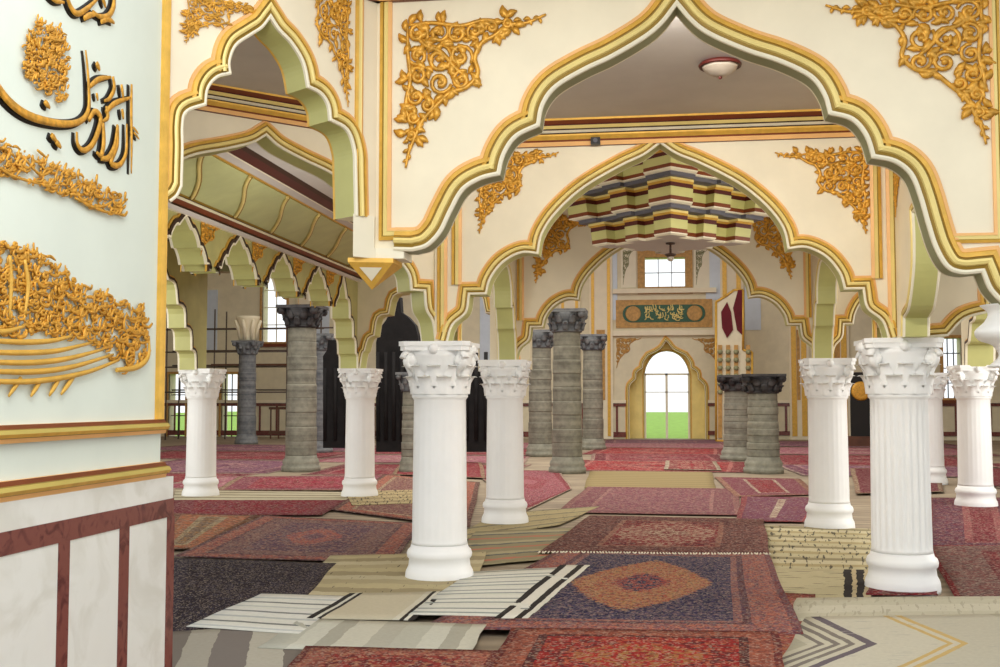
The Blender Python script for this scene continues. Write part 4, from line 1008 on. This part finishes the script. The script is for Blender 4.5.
rug('kilim', [(760, 528), (872, 532), (872, 576), (764, 574)], 'beige kilim with rows of black marks at the foot of the second right column', mkk([(0, (196, 184, 146)), (.3, (176, 160, 116)), (.5, (206, 194, 158)), (.8, (150, 138, 104))], 1, .9, .12, (BLK, .6)))
rug('kilim', [(756, 572), (872, 574), (872, 606), (758, 604)], 'beige kilim with thick black end bars left of the fluted column', mkk([(0, BEIGE), (.03, BLK), (.07, BEIGE), (.11, BLK), (.16, (196, 184, 146)), (.76, BLK), (.83, BEIGE), (.87, BLK), (.93, BEIGE)], 0, None, .06, (BLK, .63)))
rug('persian_rug', [(926, 500), (1030, 500), (1050, 552), (924, 552)], 'dark red rug with a purple strip just right of the fluted column', mk((128, 26, 40), DRED, (150, 70, 80), [(.1, (110, 30, 40)), (.5, (96, 60, 84)), (.6, (170, 100, 96))], None, None, 7))
rug('persian_rug', [(925, 549), (1050, 549), (1100, 618), (966, 623)], 'red rug with brown grey border at the right edge of the foreground', mk((136, 30, 40), DRED, (160, 84, 76), [(.06, (150, 24, 36)), (.5, (130, 108, 98)), (.56, (110, 40, 44))], None, None, 8))
rug('persian_rug', [(870, 590), (936, 590), (938, 600), (866, 600)], 'narrow strip of dark red rug around the foot of the fluted column', mk(DRED, RED, MAUVE, [(.05, DRED)], None, None, 8))
rug('persian_rug', [(402, 462), (482, 464), (486, 480), (392, 476)], 'bright red rug behind the brightest foreground column, before the black draped forms', mk((178, 34, 46), DRED, PINK, [(.1, BEIGE), (.4, CRIM)], None, None, 5))
rug('kilim', [(344, 494), (420, 492), (414, 506), (352, 508)], 'small beige kilim with black dashes at the foot of the column under the hanging arcade', mkk([(0, (190, 172, 130)), (.5, (164, 146, 108))], 1, .6, .15, (BLK, .58)))
rug('persian_rug', [(666, 462), (716, 463), (722, 472), (664, 471)], 'narrow white streaked red rug behind the plain beige mat', mk((176, 44, 58), DRED, CREAM_, [(.1, CREAM_), (.3, CRIM)], None, None, 6))
rug('persian_rug', [(850, 470), (938, 470), (944, 494), (856, 496)], 'red rug on the floor just behind the fluted column', mk((150, 36, 52), DRED, MAUVE, [(.1, BEIGE), (.4, (120, 50, 60))], None, None, 6))
rug('persian_rug', [(962, 470), (1040, 470), (1050, 488), (966, 488)], 'crimson rug behind the white column at the right edge, before the dado', mk((140, 30, 44), DRED, MAUVE, [(.1, (160, 90, 90)), (.3, (110, 40, 50))], None, None, 6))
# foreground
rug('kilim', [(330, 560), (486, 556), (470, 612), (280, 606)], 'sand beige kilim behind the white striped kilims, left of the brightest column', mkk([(0, (178, 164, 128)), (.25, (196, 184, 150)), (.5, (160, 146, 112)), (.75, (190, 176, 136))], 1, .9, .25, (BLK, .68)))
rug('persian_rug', [(172, 562), (336, 568), (300, 610), (150, 650)], 'very dark navy speckled rug beside the marble dado', mk((16, 16, 32), (66, 64, 84), (38, 36, 54), [(.05, BLK), (.2, (46, 44, 60))], None, None, 12))
rug('kilim', [(150, 640), (320, 628), (320, 690), (120, 690)], 'grey kilim with soft stripes in the bottom left corner beside the marble dado', mkk([(0, (120, 112, 104)), (.3, (170, 164, 150)), (.5, (126, 118, 112)), (.75, (186, 180, 164))], 0, .9, .05))
rug('persian_rug', [(764, 598), (816, 600), (806, 690), (730, 690)], 'worn coral red rug showing between the navy medallion rug and the pale chevron kilim', mk((168, 70, 62), DRED, OCH, [(.05, (150, 70, 60)), (.2, (186, 96, 80))], None, None, 10))
rug('kilim', [(796, 604), (1040, 602), (1050, 624), (790, 628)], 'plain greyish white kilim in front of the fluted column', mkk([(0, (196, 190, 166)), (.5, (206, 200, 178))], 1, .6, .1, ((176, 168, 148), .6)))
rug('kilim', [(806, 624), (1050, 620), (1090, 690), (768, 690)], 'pale kilim with grey chevrons and gold lines in the bottom right corner', lambda hx, hy: kilim('chevron_weave', hx, hy, [(0, (186, 180, 158)), (.06, (206, 200, 178)), (.10, (128, 120, 112)), (.125, (204, 198, 176)), (.155, (128, 120, 112)), (.18, (204, 198, 176)), (.21, (128, 120, 112)), (.235, (204, 198, 176)), (.27, (106, 96, 104)), (.31, (206, 200, 180)), (.56, (206, 176, 112)), (.585, (208, 200, 178)), (.61, (206, 176, 112)), (.64, (196, 190, 170))], 0, None, .03, ((176, 172, 160), .66), .45))
rug('persian_rug', [(562, 552), (768, 558), (804, 642), (420, 636)], 'navy medallion rug with coral border in the foreground centre', mk(NAVY, (150, 120, 120), (84, 74, 110), [(.06, (150, 70, 60)), (.3, (204, 118, 92)), (.36, (110, 50, 50)), (.42, (190, 120, 100))], (206, 150, 96), (190, 84, 66), 13, (.5, .62)))
rug('persian_rug', [(590, 519), (764, 523), (770, 559), (540, 557)], 'dark red medallion rug with white fringed front edge across the aisle', mk((132, 34, 38), (70, 26, 40), (182, 120, 96), [(.08, (120, 70, 60)), (.5, (104, 62, 56)), (.56, (170, 120, 96))], (150, 36, 40), (206, 180, 150), 9, (.62, .7)), fringe='b')
rug('kilim', [(300, 626), (486, 632), (470, 662), (258, 656)], 'light grey kilim with slanting stripes in the left foreground', mkk([(0, (190, 188, 172)), (.22, (208, 206, 190)), (.4, (176, 172, 156)), (.55, (206, 202, 184)), (.8, (184, 180, 164))], 0, .8, .05))
WH_ = [(0, (222, 220, 208)), (.08, (196, 196, 190)), (.14, (226, 224, 212)), (.3, (120, 122, 118)), (.36, (224, 222, 210)), (.55, (188, 190, 186)), (.62, (226, 224, 214)), (.82, (130, 132, 130)), (.88, (224, 222, 212))]
rug('kilim', [(262, 600), (352, 603), (298, 642), (186, 634)], 'white kilim with grey stripes over the edge of the dark navy rug', mkk(WH_, 1, .75, .03))
rug('kilim', [(350, 600), (446, 598), (414, 628), (306, 626)], 'cream kilim with thick black end lines at the foot of the brightest column', mkk([(0, BLK), (.06, (220, 216, 200)), (.1, BLK), (.14, (200, 190, 164)), (.8, (210, 204, 184)), (.86, BLK), (.9, (220, 216, 200)), (.94, BLK)], 0, None, .02))
rug('kilim', [(470, 578), (584, 572), (518, 624), (408, 622)], 'white kilim with fine grey stripes and black end lines over the navy medallion rug', mkk([(0, (222, 220, 206)), (.2, (150, 156, 150)), (.32, (228, 226, 214)), (.6, (140, 146, 140)), (.7, (226, 224, 212))], 1, .42, .02))
rug('kilim', [(560, 571), (590, 571), (528, 626), (494, 626)], 'black and white banded edge strip of kilim over the navy medallion rug', mkk([(0, BLK), (.22, (226, 222, 208)), (.5, (226, 222, 208)), (.6, BLK), (.82, (220, 216, 200))], 0, None, .02))
rug('persian_rug', [(512, 636), (778, 640), (790, 700), (474, 700)], 'bright red patterned rug at the bottom centre edge', mk((176, 36, 30), (70, 28, 34), (206, 110, 70), [(.05, (110, 40, 36)), (.2, (176, 104, 80)), (.26, (60, 40, 40))], (196, 54, 40), OCH, 10))
rug('persian_rug', [(305, 655), (500, 660), (480, 700), (270, 700)], 'red and coral rug at the bottom left edge, below the light grey kilim', mk((170, 60, 50), (90, 40, 44), (206, 150, 110), [(.05, (120, 50, 46)), (.2, (190, 110, 90))], None, None, 11))

# ------------------------------------------------------------------ light
w = bpy.data.worlds.new('daylight'); S.world = w; w.use_nodes = True
bg = w.node_tree.nodes['Background']; bg.inputs[0].default_value = (.93, .97, 1, 1); bg.inputs[1].default_value = 1.2
def area(name, loc, target, size, power, col=(1, 1, 1), sy=None):
    l = bpy.data.lights.new(name, 'AREA'); l.energy = power; l.color = col; l.size = size
    if sy: l.shape = 'RECTANGLE'; l.size_y = sy
    o = bpy.data.objects.new(name, l); COL.objects.link(o); o.location = loc
    o.rotation_euler = (Vector(target) - Vector(loc)).to_track_quat('-Z', 'Y').to_euler(); return o
area('dome_daylight', (-.9, 2.2, 3.9), (-.8, 9, 1.0), 1.4, 60, (1, .98, .94))
area('hall_daylight', (-3, 28, 9.6), (-3, 28, 0), 16, 2600, (1, .98, .93), 22)
area('left_aisle_daylight', (-10, 14, 3.2), (-4, 16, 1.5), 2.5, 120, (1, .98, .92))
area('right_aisle_daylight', (8, 14, 3.4), (2, 13, 1.4), 3, 300, (1, .97, .92))
area('cornice_lamp', (0, 6.72, 3.97), (0, 11.5, 2.6), 2.6, 60, (1, .97, .9), .12)  # added fill out of view above the front arch, no fixture there
area('arch_lamp_right', (1.62, 10.15, 3.2), (.1, 12.2, 3.5), .4, 17, (1, .96, .86))  # added fill behind the arch wall, brightens the stalactite piece
area('arch_lamp_left', (-1.62, 10.15, 3.2), (.1, 12.2, 3.5), .4, 7, (1, .96, .9))  # weaker added fill on the other side, likewise unseen
area('left_cove_light', (-3.2, 10.6, 2.2), (-4.6, 13, 3.9), 1.0, 26, (1, .98, .9))  # added fill to lift the dim coved frieze, not a fitting
S.view_settings.view_transform = 'Standard'
S.view_settings.look = 'None'
S.view_settings.exposure = .12
